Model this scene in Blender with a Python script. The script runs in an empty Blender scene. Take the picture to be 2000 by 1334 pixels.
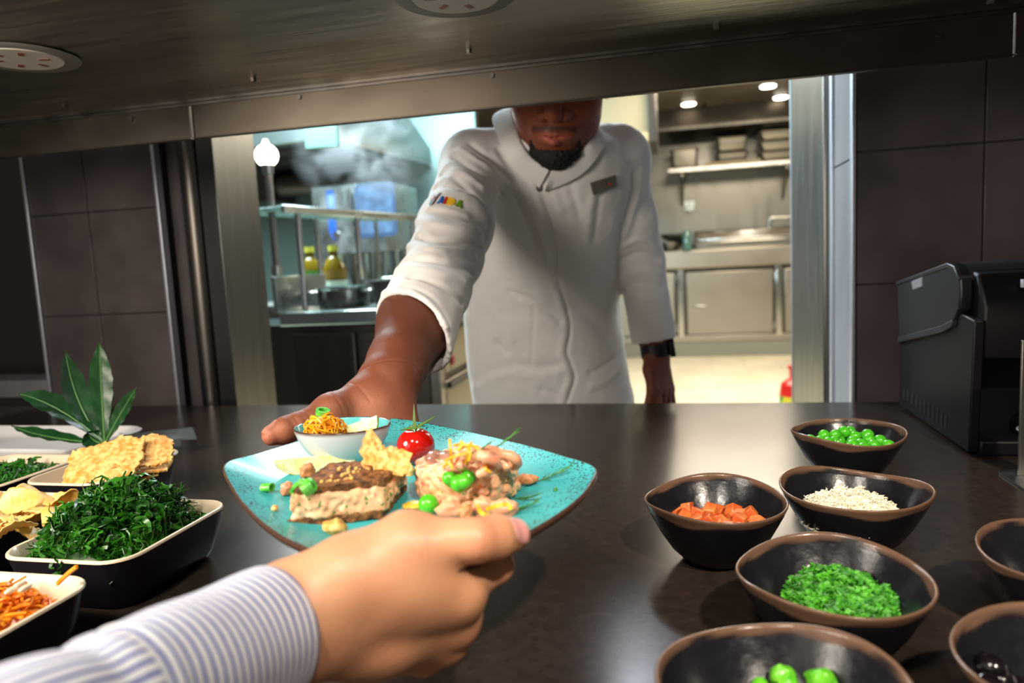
import bpy, bmesh, math, random
import numpy as np
from mathutils import Vector, Matrix, noise as mnoise

# ------------------------------------------------------------------ camera
SC = bpy.context.scene
COL = SC.collection
FPX, ZC, ZT = 1400.0, 1.08, 0.80          # focal length in pixels of a 2000 px frame, camera height, counter height
_y, _p, _r = math.radians(13.1), math.radians(6.5), math.radians(2.97)
CF = np.array([-math.sin(_y)*math.cos(_p), math.cos(_y)*math.cos(_p), -math.sin(_p)])
_R0 = np.array([math.cos(_y), math.sin(_y), 0.0])
_U0 = np.cross(_R0, CF)
CR = math.cos(_r)*_R0 - math.sin(_r)*_U0
CU = math.sin(_r)*_R0 + math.cos(_r)*_U0
CO = np.array([0.0, 0.0, ZC])
cam = bpy.data.cameras.new('camera')
cam.sensor_width = 36.0
cam.lens = 36.0*FPX/2000.0
cam.clip_start = 0.02
cam.dof.use_dof = True
cam.dof.focus_distance = 0.69
cam.dof.aperture_fstop = 5.0
camo = bpy.data.objects.new('camera', cam)
COL.objects.link(camo)
camo.matrix_world = Matrix(((CR[0], CU[0], -CF[0], 0), (CR[1], CU[1], -CF[1], 0), (CR[2], CU[2], -CF[2], ZC), (0, 0, 0, 1)))
SC.camera = camo

def _ray(px, py): return CF + CR*((px-1000)/FPX) + CU*((667-py)/FPX)
def on_z(px, py, z):                      # point of the sight line at height z
    d = _ray(px, py); return CO + d*((z-ZC)/d[2])
def on_y(px, py, y):                      # point of the sight line at depth y
    d = _ray(px, py); return CO + d*(y/d[1])
def on_x(px, py, x):
    d = _ray(px, py); return CO + d*(x/d[0])

# ------------------------------------------------------------------ world, lights, exposure
SC.view_settings.view_transform = 'Standard'
SC.view_settings.look = 'None'
SC.view_settings.gamma = 1.0
SC.view_settings.exposure = 0.0
SC.view_settings.use_curve_mapping = False
w = bpy.data.worlds.new('dining_room_ambient')
SC.world = w
w.use_nodes = True
w.node_tree.nodes['Background'].inputs[0].default_value = (1.0, 0.86, 0.72, 1)
w.node_tree.nodes['Background'].inputs[1].default_value = 0.105

def lamp(name, kind, loc, energy, color, target=None, **kw):
    l = bpy.data.lights.new(name, kind)
    l.energy = energy; l.color = color
    for k, v in kw.items(): setattr(l, k, v)
    o = bpy.data.objects.new(name, l); COL.objects.link(o)
    o.location = loc
    if target is not None:
        o.rotation_euler = (Vector(target)-Vector(loc)).to_track_quat('-Z', 'Y').to_euler()
    return o
WARM, COOL = (1.0, 0.83, 0.64), (0.72, 0.93, 1.0)
lamp('dining_spot', 'SPOT', (-0.82, 0.0, 1.31), 40, (1.0, 0.89, 0.76), (-0.30, 0.70, 1.0), spot_size=math.radians(150), spot_blend=0.5, shadow_soft_size=0.2)
lamp('dining_ceiling_spot', 'SPOT', (-0.30, -0.45, 2.05), 62, (1.0, 0.90, 0.78), (-0.30, 0.42, 0.93), spot_size=math.radians(52), spot_blend=0.7, shadow_soft_size=0.10)
lamp('dining_room_fill', 'AREA', (-1.3, -1.3, 1.5), 9, (1.0, 0.86, 0.74), (-0.1, 1.0, 1.1), size=1.2)  # added soft fill behind the camera, lifts the jacket, face and hand
lamp('dining_downlight', 'SPOT', (0.75, -0.9, 2.5), 230, (1.0, 0.86, 0.70), (0.14, 0.62, 0.8), spot_size=math.radians(27), spot_blend=0.8, shadow_soft_size=0.05)
lamp('kitchen_ceiling_light_right', 'AREA', (0.75, 5.4, 2.40), 150, (1.0, 0.85, 0.65), (0.75, 5.4, 0), size=1.6)
lamp('kitchen_ceiling_light_left', 'AREA', (-1.75, 2.9, 2.35), 260, (0.72, 0.94, 1.0), (-1.7, 3.6, 0), size=1.2)
lamp('kitchen_door_light', 'AREA', (-0.3, 2.7, 2.2), 24, (0.80, 0.89, 1.0), (0.33, 1.75, 1.3), size=0.3)

# ------------------------------------------------------------------ tags
def tag(o, label=None, cat=None, group=None, kind=None):
    if label: o['label'] = label
    if cat: o['category'] = cat
    if group: o['group'] = group
    if kind: o['kind'] = kind
    return o
def thing(name, loc, label, cat, group=None, rz=0.0):
    o = bpy.data.objects.new(name, None); COL.objects.link(o)
    o.empty_display_size = 0.03
    o.location = Vector(loc); o.rotation_euler = (0, 0, rz)
    return tag(o, label, cat, group)
def dup(root, loc=None, rot=None, label=None, group=None):
    r = root.copy(); COL.objects.link(r)
    if loc is not None: r.location = Vector(loc)
    if rot is not None: r.rotation_euler = rot
    if label: r['label'] = label
    if group: r['group'] = group
    for ch in list(root.children):
        c = ch.copy(); COL.objects.link(c); c.parent = r
        for g in list(ch.children):
            d = g.copy(); COL.objects.link(d); d.parent = c
    return r

# ------------------------------------------------------------------ mesh builder
class MB:
    def __init__(s): s.v = []; s.f = []
    def add(s, v, f):
        n = len(s.v); s.v += [tuple(map(float, p)) for p in v]; s.f += [tuple(i+n for i in q) for q in f]; return s
    def box(s, lo, hi, M=None):
        x0, y0, z0 = lo; x1, y1, z1 = hi
        v = [(x0,y0,z0),(x1,y0,z0),(x1,y1,z0),(x0,y1,z0),(x0,y0,z1),(x1,y0,z1),(x1,y1,z1),(x0,y1,z1)]
        if M is not None: v = [M @ Vector(p) for p in v]
        return s.add(v, [(3,2,1,0),(4,5,6,7),(0,1,5,4),(1,2,6,5),(2,3,7,6),(3,0,4,7)])
    def prism(s, poly, z0, z1, M=None):
        n = len(poly)
        v = [(p[0], p[1], z0) for p in poly]+[(p[0], p[1], z1) for p in poly]
        if M is not None: v = [M @ Vector(p) for p in v]
        return s.add(v, [tuple(range(n-1, -1, -1)), tuple(range(n, 2*n))]+[(i, (i+1) % n, n+(i+1) % n, n+i) for i in range(n)])
    def loft(s, rings, closed=False, cap=True):       # rings of equal vertex count
        n = len(rings[0]); m = len(rings)
        v = [p for r in rings for p in r]; f = []
        for a in range(m if closed else m-1):
            b = (a+1) % m
            for i in range(n):
                j = (i+1) % n
                f.append((a*n+i, a*n+j, b*n+j, b*n+i))
        if cap and not closed:
            if cap != 'end': f.append(tuple(range(n-1, -1, -1)))
            if cap != 'start': f.append(tuple(range((m-1)*n, m*n)))
        return s.add(v, f)
    def lathe(s, prof, n=48, c=(0,0,0), fx=None):     # prof of (radius, z); an (r, z) loop is closed on the axis by its end points
        rings = []
        for r, z in prof:
            ring = []
            for i in range(n):
                a = 2*math.pi*i/n
                p = (c[0]+max(r, 1e-5)*math.cos(a), c[1]+max(r, 1e-5)*math.sin(a), c[2]+z)
                ring.append(fx(p, a, r) if fx else p)
            rings.append(ring)
        return s.loft(rings)
    def tube(s, pts, rad, n=10, cap=True):
        pts = [Vector(p) for p in pts]; m = len(pts)
        rad = rad if hasattr(rad, '__len__') else [rad]*m
        rings = []; up = None
        for i, p in enumerate(pts):
            t = (pts[min(i+1, m-1)]-pts[max(i-1, 0)])
            if t.length < 1e-9: t = Vector((0, 0, 1))
            t.normalize()
            if up is None:
                up = t.orthogonal().normalized()
            else:
                up = (up - t*up.dot(t))
                up = up.normalized() if up.length > 1e-6 else t.orthogonal().normalized()
            b = t.cross(up)
            rings.append([p+(up*math.cos(2*math.pi*k/n)+b*math.sin(2*math.pi*k/n))*rad[i] for k in range(n)])
        return s.loft(rings, cap=cap)
    def cyl(s, a, b, r, n=24, r2=None): return s.tube([a, b], [r, r if r2 is None else r2], n)
    def ball(s, c, r, n=14, m=9, fx=None):
        rx, ry, rz = r if hasattr(r, '__len__') else (r, r, r)
        rings = []
        for j in range(m):
            th = math.pi*(j+0.02 if j == 0 else (j-0.02 if j == m-1 else j))/(m-1)
            ring = []
            for i in range(n):
                a = 2*math.pi*i/n
                p = Vector((c[0]+rx*math.sin(th)*math.cos(a), c[1]+ry*math.sin(th)*math.sin(a), c[2]-rz*math.cos(th)))
                ring.append(fx(p) if fx else p)
            rings.append(ring)
        return s.loft(rings)
    def strip(s, pts, width, normal, thick=0.0006):   # a thin ribbon along pts with its face towards normal
        pts = [Vector(p) for p in pts]; m = len(pts); N = Vector(normal).normalized(); rings = []
        wd = width if hasattr(width, '__len__') else [width]*m
        for i, p in enumerate(pts):
            t = (pts[min(i+1, m-1)]-pts[max(i-1, 0)]).normalized()
            b = t.cross(N)
            b = b.normalized() if b.length > 1e-6 else t.orthogonal().normalized()
            n2 = b.cross(t).normalized()
            rings.append([p-b*wd[i]/2-n2*thick/2, p+b*wd[i]/2-n2*thick/2, p+b*wd[i]/2+n2*thick/2, p-b*wd[i]/2+n2*thick/2])
        return s.loft(rings)
    def xf(s, M):
        s.v = [tuple(M @ Vector(p)) for p in s.v]; return s

def world_loc(o):
    p = Vector((0, 0, 0))
    while o is not None:
        p += o.location; o = o.parent
    return p
def obj(name, mb, m, parent=None, smooth=40, bevel=0, seg=2, subd=0, local=False, attrs=None):
    """One mesh object. Vertices are world coordinates unless local=True; the origin goes to the base centre (or to the parent's)."""
    v = np.array(mb.v, dtype=np.float64)
    if parent is not None and not local: org = Vector((0, 0, 0)); v = v-np.array(world_loc(parent))
    elif parent is None and not local:
        lo, hi = v.min(0), v.max(0); org = Vector(((lo[0]+hi[0])/2, (lo[1]+hi[1])/2, lo[2])); v = v-np.array(org)
    else: org = Vector((0, 0, 0))
    me = bpy.data.meshes.new(name)
    me.from_pydata(v.tolist(), [], mb.f); me.update()
    bm = bmesh.new(); bm.from_mesh(me); bmesh.ops.recalc_face_normals(bm, faces=bm.faces[:]); bm.to_mesh(me); bm.free()
    if m is not None: me.materials.append(m)
    for k, arr in (attrs or {}).items():
        at = me.attributes.new(k, 'FLOAT_COLOR', 'POINT')
        at.data.foreach_set('color', np.asarray(arr, dtype=np.float32).ravel())
    if smooth:
        me.polygons.foreach_set('use_smooth', [True]*len(me.polygons))
        if smooth < 180: me.set_sharp_from_angle(angle=math.radians(smooth))
    o = bpy.data.objects.new(name, me); COL.objects.link(o)
    o.location = org
    if parent is not None: o.parent = parent
    if bevel:
        b = o.modifiers.new('bevel', 'BEVEL'); b.width = bevel; b.segments = seg; b.limit_method = 'ANGLE'; b.angle_limit = math.radians(35)
    if subd:
        sd = o.modifiers.new('subsurf', 'SUBSURF'); sd.levels = subd; sd.render_levels = subd
    return o
def struct(name, mb, m, parent=None, **kw):
    o = obj(name, mb, m, parent, **kw)
    if parent is None: o['kind'] = 'structure'
    return o

# ------------------------------------------------------------------ materials
def lin(h):
    if not isinstance(h, str): return tuple(h)
    h = h.lstrip('#'); c = [int(h[i:i+2], 16)/255 for i in (0, 2, 4)]
    return tuple((x/12.92 if x <= 0.04045 else ((x+0.055)/1.055)**2.4) for x in c)
def mat(name, col='888888', rough=0.5, metal=0.0, col2=None, scale=30, detail=3, stretch=None, bump=0, bscale=None, bstretch=None,
        coat=0, sss=0, sssr=(1, .4, .25), trans=0, ior=1.5, emit=None, estr=0, spec=0.5, rvar=0, lo=0.35, hi=0.65, attr=None, sheen=0, alpha=1, sscale=0.006):
    m = bpy.data.materials.new(name); m.use_nodes = True
    nt = m.node_tree; N = nt.nodes; L = nt.links; b = N['Principled BSDF']
    I = b.inputs
    I['Base Color'].default_value = lin(col)+(1,)
    I['Roughness'].default_value = rough; I['Metallic'].default_value = metal; I['IOR'].default_value = ior
    I['Specular IOR Level'].default_value = spec
    if coat: I['Coat Weight'].default_value = coat; I['Coat Roughness'].default_value = 0.08
    if sss: I['Subsurface Weight'].default_value = sss; I['Subsurface Radius'].default_value = sssr; I['Subsurface Scale'].default_value = sscale
    if trans: I['Transmission Weight'].default_value = trans
    if sheen: I['Sheen Weight'].default_value = sheen
    if alpha < 1: I['Alpha'].default_value = alpha
    if emit: I['Emission Color'].default_value = lin(emit)+(1,); I['Emission Strength'].default_value = estr
    tc = N.new('ShaderNodeTexCoord')
    def noise_node(sc, st, det):
        mp = N.new('ShaderNodeMapping'); L.new(tc.outputs['Object'], mp.inputs[0])
        if st: mp.inputs['Scale'].default_value = st
        nz = N.new('ShaderNodeTexNoise'); nz.inputs['Scale'].default_value = sc; nz.inputs['Detail'].default_value = det
        L.new(mp.outputs[0], nz.inputs['Vector']); return nz
    src = None
    if attr:
        at = N.new('ShaderNodeAttribute'); at.attribute_name = attr; src = at.outputs['Color']
        L.new(src, I['Base Color'])
    if col2:
        nz = noise_node(scale, stretch, detail)
        mr = N.new('ShaderNodeMapRange'); mr.inputs['From Min'].default_value = lo; mr.inputs['From Max'].default_value = hi
        L.new(nz.outputs['Fac'], mr.inputs['Value'])
        mx = N.new('ShaderNodeMix'); mx.data_type = 'RGBA'
        L.new(mr.outputs[0], mx.inputs['Factor'])
        mx.inputs['A'].default_value = lin(col)+(1,); mx.inputs['B'].default_value = lin(col2)+(1,)
        if attr:
            mx.blend_type = 'MULTIPLY'; L.new(src, mx.inputs['A'])
        L.new(mx.outputs['Result'], I['Base Color'])
    if bump:
        nb = noise_node(bscale or scale, bstretch or stretch, 4)
        bp = N.new('ShaderNodeBump'); bp.inputs['Strength'].default_value = 1.0; bp.inputs['Distance'].default_value = bump
        L.new(nb.outputs['Fac'], bp.inputs['Height']); L.new(bp.outputs[0], I['Normal'])
    if rvar:
        nr = noise_node(bscale or scale, bstretch or stretch, 3)
        m2 = N.new('ShaderNodeMapRange'); m2.inputs['To Min'].default_value = max(0.02, rough-rvar); m2.inputs['To Max'].default_value = min(1, rough+rvar)
        m2.inputs['From Min'].default_value = 0.3; m2.inputs['From Max'].default_value = 0.7
        L.new(nr.outputs['Fac'], m2.inputs['Value']); L.new(m2.outputs[0], I['Roughness'])
    return m
random.seed(7)
RND = random.Random(11)

def smoothstep(x): x = np.clip(x, 0, 1); return x*x*(3-2*x)
def catmull(P, n=8):
    P = [Vector(p) for p in P]; Q = [P[0]*2-P[1]]+P+[P[-1]*2-P[-2]]; out = []
    for i in range(1, len(Q)-2):
        a, b, c, d = Q[i-1:i+3]
        for k in range(n):
            t = k/n
            out.append(0.5*((2*b)+(c-a)*t+(2*a-5*b+4*c-d)*t*t+(3*b-a-3*c+d)*t**3))
    out.append(P[-1]); return out
def rrect(hx, hy, r, n=6):
    out = []
    for cx, cy, a0 in ((hx-r, hy-r, 0), (-hx+r, hy-r, 90), (-hx+r, -hy+r, 180), (hx-r, -hy+r, 270)):
        for k in range(n+1):
            a = math.radians(a0+90*k/n); out.append((cx+r*math.cos(a), cy+r*math.sin(a)))
    return out

# ------------------------------------------------------------------ implicit surfaces for bodies, cloth and soft food
class Field:
    """Signed distance sampled on a rectilinear grid (axes may be uneven); parts are blended with a smooth union."""
    def __init__(s, ax): s.ax = [np.asarray(a, dtype=np.float32) for a in ax]; s.d = np.full([len(a) for a in s.ax], 1.0, dtype=np.float32)
    def _sub(s, lo, hi):
        sl = []
        for a, l, h in zip(s.ax, lo, hi):
            i0 = max(0, int(np.searchsorted(a, l))-1); i1 = min(len(a), int(np.searchsorted(a, h))+1)
            if i1 <= i0: return None
            sl.append(slice(i0, i1))
        X = s.ax[0][sl[0]][:, None, None]; Y = s.ax[1][sl[1]][None, :, None]; Z = s.ax[2][sl[2]][None, None, :]
        return tuple(sl), X, Y, Z
    def _mix(s, sl, e, k, op):
        d = s.d[sl]
        if op == 'sub':
            e = -e
            if k > 0:
                h = np.maximum(k-np.abs(d-e), 0)/k; s.d[sl] = np.maximum(d, e)+h*h*k*0.25
            else: s.d[sl] = np.maximum(d, e)
        elif op == 'and': s.d[sl] = np.maximum(d, e)
        else:
            if k > 0:
                h = np.maximum(k-np.abs(d-e), 0)/k; s.d[sl] = np.minimum(d, e)-h*h*k*0.25
            else: s.d[sl] = np.minimum(d, e)
    def cone(s, a, b, r1, r2, k=0.0, op='add', flat=None):
        """Tapered capsule; flat=(axis, f) squeezes the cross-section by f along a direction."""
        a = np.array(a, float); b = np.array(b, float); m = max(r1, r2)*(1.0 if flat is None else max(1.0, 1/flat[1]))+k+0.012
        q = s._sub(np.minimum(a, b)-m, np.maximum(a, b)+m)
        if q is None: return s
        sl, X, Y, Z = q
        ba = b-a; l2 = float(ba@ba)+1e-12
        px, py, pz = X-a[0], Y-a[1], Z-a[2]
        t = np.clip((px*ba[0]+py*ba[1]+pz*ba[2])/l2, 0, 1)
        qx, qy, qz = px-t*ba[0], py-t*ba[1], pz-t*ba[2]
        if flat is not None:
            u = np.array(flat[0], float); u /= np.linalg.norm(u); f = flat[1]
            dd = qx*u[0]+qy*u[1]+qz*u[2]
            e = np.sqrt(np.maximum(qx*qx+qy*qy+qz*qz-dd*dd+(dd/f)**2, 0))-(r1+(r2-r1)*t)
            e = e*min(f, 1.0)**0.5
        else: e = np.sqrt(qx*qx+qy*qy+qz*qz)-(r1+(r2-r1)*t)
        s._mix(sl, e, k, op); return s
    def ell(s, c, r, k=0.0, R=None, op='add'):
        c = np.array(c, float); r = np.array(r, float); m = r.max()+k+0.012
        q = s._sub(c-m, c+m)
        if q is None: return s
        sl, X, Y, Z = q
        px, py, pz = X-c[0], Y-c[1], Z-c[2]
        if R is not None:
            R = np.array(R, float)                      # rows are the local axes
            px, py, pz = (px*R[0, 0]+py*R[0, 1]+pz*R[0, 2], px*R[1, 0]+py*R[1, 1]+pz*R[1, 2], px*R[2, 0]+py*R[2, 1]+pz*R[2, 2])
        k0 = np.sqrt((px/r[0])**2+(py/r[1])**2+(pz/r[2])**2); k1 = np.sqrt((px/r[0]**2)**2+(py/r[1]**2)**2+(pz/r[2]**2)**2)+1e-9
        s._mix(sl, k0*(k0-1)/k1, k, op); return s
    def fn(s, f, lo, hi, k=0.0, op='add'):
        q = s._sub(np.array(lo), np.array(hi))
        if q is None: return s
        sl, X, Y, Z = q
        s._mix(sl, f(X, Y, Z).astype(np.float32), k, op); return s
    def mesh(s):
        d = s.d; ax = s.ax; ins = d < 0
        nx, ny, nz = d.shape
        cnt = np.zeros((nx-1, ny-1, nz-1), np.uint8)
        for i in (0, 1):
            for j in (0, 1):
                for k in (0, 1): cnt += ins[i:nx-1+i, j:ny-1+j, k:nz-1+k]
        I, J, K = np.nonzero((cnt > 0) & (cnt < 8))
        idx = np.full(cnt.shape, -1, np.int32); idx[I, J, K] = np.arange(len(I))
        acc = np.zeros((len(I), 3)); num = np.zeros(len(I))
        cs = [(i, j, k) for i in (0, 1) for j in (0, 1) for k in (0, 1)]
        for A in cs:
            for a in range(3):
                if A[a]: continue
                B = list(A); B[a] = 1
                da = d[I+A[0], J+A[1], K+A[2]]; db = d[I+B[0], J+B[1], K+B[2]]
                m = (da < 0) != (db < 0)
                t = np.where(m, da/np.where(m, da-db, 1), 0)
                P = [ax[0][I+A[0]].astype(float), ax[1][J+A[1]].astype(float), ax[2][K+A[2]].astype(float)]
                ii = (I, J, K)[a]
                P[a] = P[a]+t*(ax[a][ii+1]-ax[a][ii])
                for c in range(3): acc[:, c] += np.where(m, P[c], 0)
                num += m
        V = acc/np.maximum(num, 1)[:, None]
        F = []
        for a in range(3):
            sl0 = [slice(None)]*3; sl1 = [slice(None)]*3; sl0[a] = slice(0, -1); sl1[a] = slice(1, None)
            A = ins[tuple(sl0)]; B = ins[tuple(sl1)]
            p = np.array(np.nonzero(A != B)).T
            b, c = (a+1) % 3, (a+2) % 3
            ok = (p[:, b] > 0) & (p[:, c] > 0) & (p[:, b] < d.shape[b]-1) & (p[:, c] < d.shape[c]-1); p = p[ok]
            fl = A[p[:, 0], p[:, 1], p[:, 2]]
            q = []
            for ob, oc in ((1, 1), (0, 1), (0, 0), (1, 0)):
                r = p.copy(); r[:, b] -= ob; r[:, c] -= oc
                q.append(idx[r[:, 0], r[:, 1], r[:, 2]])
            q = np.stack(q, 1); q[~fl] = q[~fl][:, ::-1]
            F.append(q)
        F = np.concatenate(F); F = F[(F >= 0).all(1)]
        return V, F
def normals(V, F):
    n = np.zeros_like(V)
    fn = np.cross(V[F[:, 2]]-V[F[:, 0]], V[F[:, 3]]-V[F[:, 1]])
    for c in range(4): np.add.at(n, F[:, c], fn)
    return n/(np.linalg.norm(n, axis=1)[:, None]+1e-12)
def relax(V, F, it=2, lam=0.5):
    for _ in range(it):
        s = np.zeros_like(V); c = np.zeros(len(V))
        for a, b in ((0, 1), (1, 2), (2, 3), (3, 0)):
            np.add.at(s, F[:, a], V[F[:, b]]); np.add.at(s, F[:, b], V[F[:, a]]); np.add.at(c, F[:, a], 1); np.add.at(c, F[:, b], 1)
        V = V+lam*(s/np.maximum(c, 1)[:, None]-V)
    return V
def nz(P, sc, seed=0.0):
    o = Vector((seed*7.13, seed*3.7, seed*1.9)); return np.array([mnoise.noise(Vector(p)*sc+o) for p in P])
class VF:                                    # arrays in the shape obj() reads
    def __init__(s, V, F): s.v = V.tolist(); s.f = [tuple(q) for q in F.tolist()]
def span(*seg):                              # an uneven axis: (end, step) pairs after the start
    x = seg[0]; out = [x]
    for e, h in seg[1:]:
        n = max(1, int(round((e-x)/h))); out += [x+(e-x)*(i+1)/n for i in range(n)]; x = e
    return np.array(out)
# ================================================================== SETTING
M = {}
M['steel'] = mat('brushed_steel', '96938d', 0.36, 1.0, col2='8b8883', scale=3, stretch=(9, 9, .5), rvar=0.06, bscale=5, bstretch=(12, 12, 0.7), bump=0.0002)
M['steel_ceiling'] = mat('worn_brushed_steel', '625b52', 0.40, 1.0, col2='443f38', scale=2.2, detail=6, stretch=(0.6, 2.0, 1), rvar=0.09, bscale=9, bstretch=(0.6, 7, 1), bump=0.0007)
M['steel_soffit'] = mat('worn_brushed_steel_lit', 'b5ad9f', 0.36, 1.0, col2='7c7468', scale=2.2, detail=6, stretch=(0.6, 2.0, 1), rvar=0.09, bscale=9, bstretch=(0.6, 7, 1), bump=0.0007)  # lip steel in a lighter colour, standing in for light on the underside
M['steel_bright'] = mat('polished_steel', 'c4c4c0', 0.2, 1.0, rvar=0.05, bscale=12)
M['steel_dark'] = mat('dark_steel', '5f5b56', 0.38, 1.0, rvar=0.08, bscale=3, bstretch=(8, 8, 0.6))
M['trim'] = mat('anodised_trim', 'dde3f0', 0.42, 1.0)
M['tile'] = mat('slate_tile', '5b5252', 0.36, 0.0, col2='3f3939', scale=5, detail=8, rvar=0.08, bump=0.0006, bscale=26)
M['grout'] = mat('dark_grout', '2a2624', 0.9)
M['counter'] = mat('dark_stone', '2a221d', 0.24, 0.0, col2='352b25', scale=90, detail=5, rvar=0.03, bscale=5, spec=0.2)
M['black'] = mat('black_void', '0b0a0a', 0.8)
M['floor'] = mat('kitchen_floor_tile', 'd3c8b0', 0.4, col2='c4b99f', scale=3)
M['ceiling'] = mat('ceiling_panel', '8d8071', 0.38, 0.6, col2='7b7064', scale=2)
M['wall_metal'] = mat('kitchen_wall_steel', '8b8a84', 0.36, 0.85, col2='7a7a75', scale=1.2, rvar=0.06, bscale=2, bstretch=(6, 6, 0.5))
M['wall_cool'] = mat('kitchen_wall_cool', '6d8482', 0.4, 0.5)
M['basetile'] = mat('skirting_tile', '77776a', 0.5)
M['concrete'] = mat('pale_stone_return', '8f8d94', 0.6, col2='77757c', scale=7, detail=7, stretch=(1, 1, .5))

def boxo(name, lo, hi, m, parent=None, bevel=0.001, st=False, **kw):
    b = MB().box(lo, hi)
    return (struct if st else obj)(name, b, m, parent, bevel=bevel, **kw)

# kitchen floor, back wall and ceiling
KB, KC = 8.2, 2.5
b = MB()
for i in range(-14, 10):
    for j in range(5, 28):
        b.box((i*0.3+0.002, j*0.3+0.002, -0.02), (i*0.3+0.298, j*0.3+0.298, 0.0))
b.box((-4.2, 1.36, -0.06), (3.0, 8.4, -0.004))
struct('floor', b, M['floor'], smooth=0)
struct('floor_dining', MB().box((-3.0, -1.6, -0.05), (2.4, 1.36, 0.0)), M['tile'])
struct('wall_back', MB().box((-4.2, KB, 0), (3.0, KB+0.1, KC+0.2)), M['wall_metal'])
struct('wall_left', MB().box((-4.2, 5.0, 0), (-1.35, 5.08, KC+0.2)), M['wall_cool'])
struct('wall_right', MB().box((1.75, 2.1, 0), (1.85, KB, KC+0.2)), M['wall_metal'])
b = MB()
for i in range(-4, 3):
    for j in range(2, 9):
        b.box((i*1.0+0.33, j*0.95+0.02, KC), (i*1.0+1.30, j*0.95+0.93, KC+0.02))
b.box((-4.2, 1.5, KC+0.014), (3.0, 8.4, KC+0.06))
struct('ceiling', b, M['ceiling'], bevel=0.002)
# tiled piers either side of the pass, built as tiles on a grout bed
def tiled(name, x0, x1, y, z0, z1, xs, zs, d=0.1):
    b = MB(); g = 0.0016
    xe = [x0]+[x for x in xs if x0 < x < x1]+[x1]; ze = [z0]+[z for z in zs if z0 < z < z1]+[z1]
    for a, c in zip(xe, xe[1:]):
        for e, f in zip(ze, ze[1:]):
            b.box((a+g, y, e+g), (c-g, y+0.012, f-g))
    o = struct(name, b, M['tile'], bevel=0.0008)
    struct('trim_grout_bed', MB().box((x0, y+0.0018, z0), (x1, y+d, z1)), M['grout'], o)
    return o
ZG = [0.765, 1.005, 1.232, 1.46, 1.69, 1.92]
tiled('wall_pier_left', -1.416, -1.082, 1.36, 0.0, 2.3, [-1.262], [0.28, 0.52]+ZG, 0.09)
tiled('wall_pier_right', 0.304, 1.8, 1.36, 0.0, 2.3, [0.503, 0.82, 1.14, 1.46], [0.28, 0.52]+ZG, 0.09)
boxo('trim_1', (-1.4225, 1.3545, 0.0), (-1.4155, 1.45, 2.3), M['trim'], st=True)
boxo('trim_2', (-1.083, 1.3545, 0.0), (-1.0765, 1.375, 2.3), M['trim'], st=True)
boxo('trim_3', (0.2985, 1.3545, 0.0), (0.3045, 1.372, 2.3), M['trim'], st=True)
# left return: dark tile reveal, rounded steel post, dark gap, steel side panel
boxo('wall_reveal_left', (-1.0765, 1.395, 0), (-1.036, 1.44, 2.3), M['tile'], st=True)
b = MB(); b.tube([(-1.012, 1.385, 0), (-1.012, 1.385, 2.3)], 0.023, 28); b.box((-0.995, 1.38, 0), (-0.984, 1.41, 2.3))
struct('trim_4', b, M['steel_dark'])
boxo('wall_gap_left', (-1.036, 1.41, 0), (-0.949, 1.44, 2.3), M['steel_dark'], st=True)
boxo('wall_panel_left', (-0.985, 1.372, 0), (-0.945, 1.53, 2.3), mat('side_panel_steel', '7a7b79', 0.28, 1.0, col2='6e6f6d', scale=3, stretch=(9, 9, .5)), st=True)
# right return: pale stone strip, bright edge, steel jamb
struct('wall_reveal_right', MB().box((0.302, 1.372, 0), (0.36, 1.515, 1.222)).box((0.302, 1.372, 1.225), (0.36, 1.515, 2.3)), M['concrete'], bevel=0.001)
boxo('trim_5', (0.297, 1.515, 0), (0.36, 1.535, 2.3), M['trim'], st=True)
boxo('wall_gap_right', (0.318, 1.535, 0), (0.36, 1.61, 2.3), M['steel_dark'], st=True)
b = MB(); b.box((0.300, 1.61, 0), (0.36, 2.03, 2.3))
struct('wall_panel_right', b, M['steel'], bevel=0.004)
boxo('trim_6', (0.298, 2.026, 0), (0.36, 2.034, 2.3), M['trim'], st=True)
struct('wall_return_right', MB().box((0.36, 2.0, 0), (1.8, 2.034, 2.3)), M['wall_metal'])
struct('wall_head', MB().box((-4.0, 1.36, 2.3), (3.0, 2.03, 2.62)), M['tile'])
# left steel door beyond the pier, with a pale ledge
d = struct('door_1', MB().box((-2.6, 1.62, 0), (-1.45, 1.66, 2.3)), M['steel_dark'])
struct('door_frame', MB().box((-1.62, 1.60, 0), (-1.605, 1.62, 2.3)), M['steel'], d)
struct('door_ledge', MB().box((-2.6, 1.50, 0.79), (-1.45, 1.62, 0.835)), M['concrete'], d, bevel=0.004)
# serving counter
ct = thing('serving_counter', (-0.25, 0.75, 0), 'dark polished stone serving counter carrying all the bowls and trays', 'counter')
obj('countertop', MB().box((-1.75, 0.10, 0.765), (1.3, 1.345, ZT)), M['counter'], ct, bevel=0.003)
obj('front_panel', MB().box((-1.72, 0.16, 0.0), (1.27, 1.33, 0.765)), M['tile'], ct)
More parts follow.
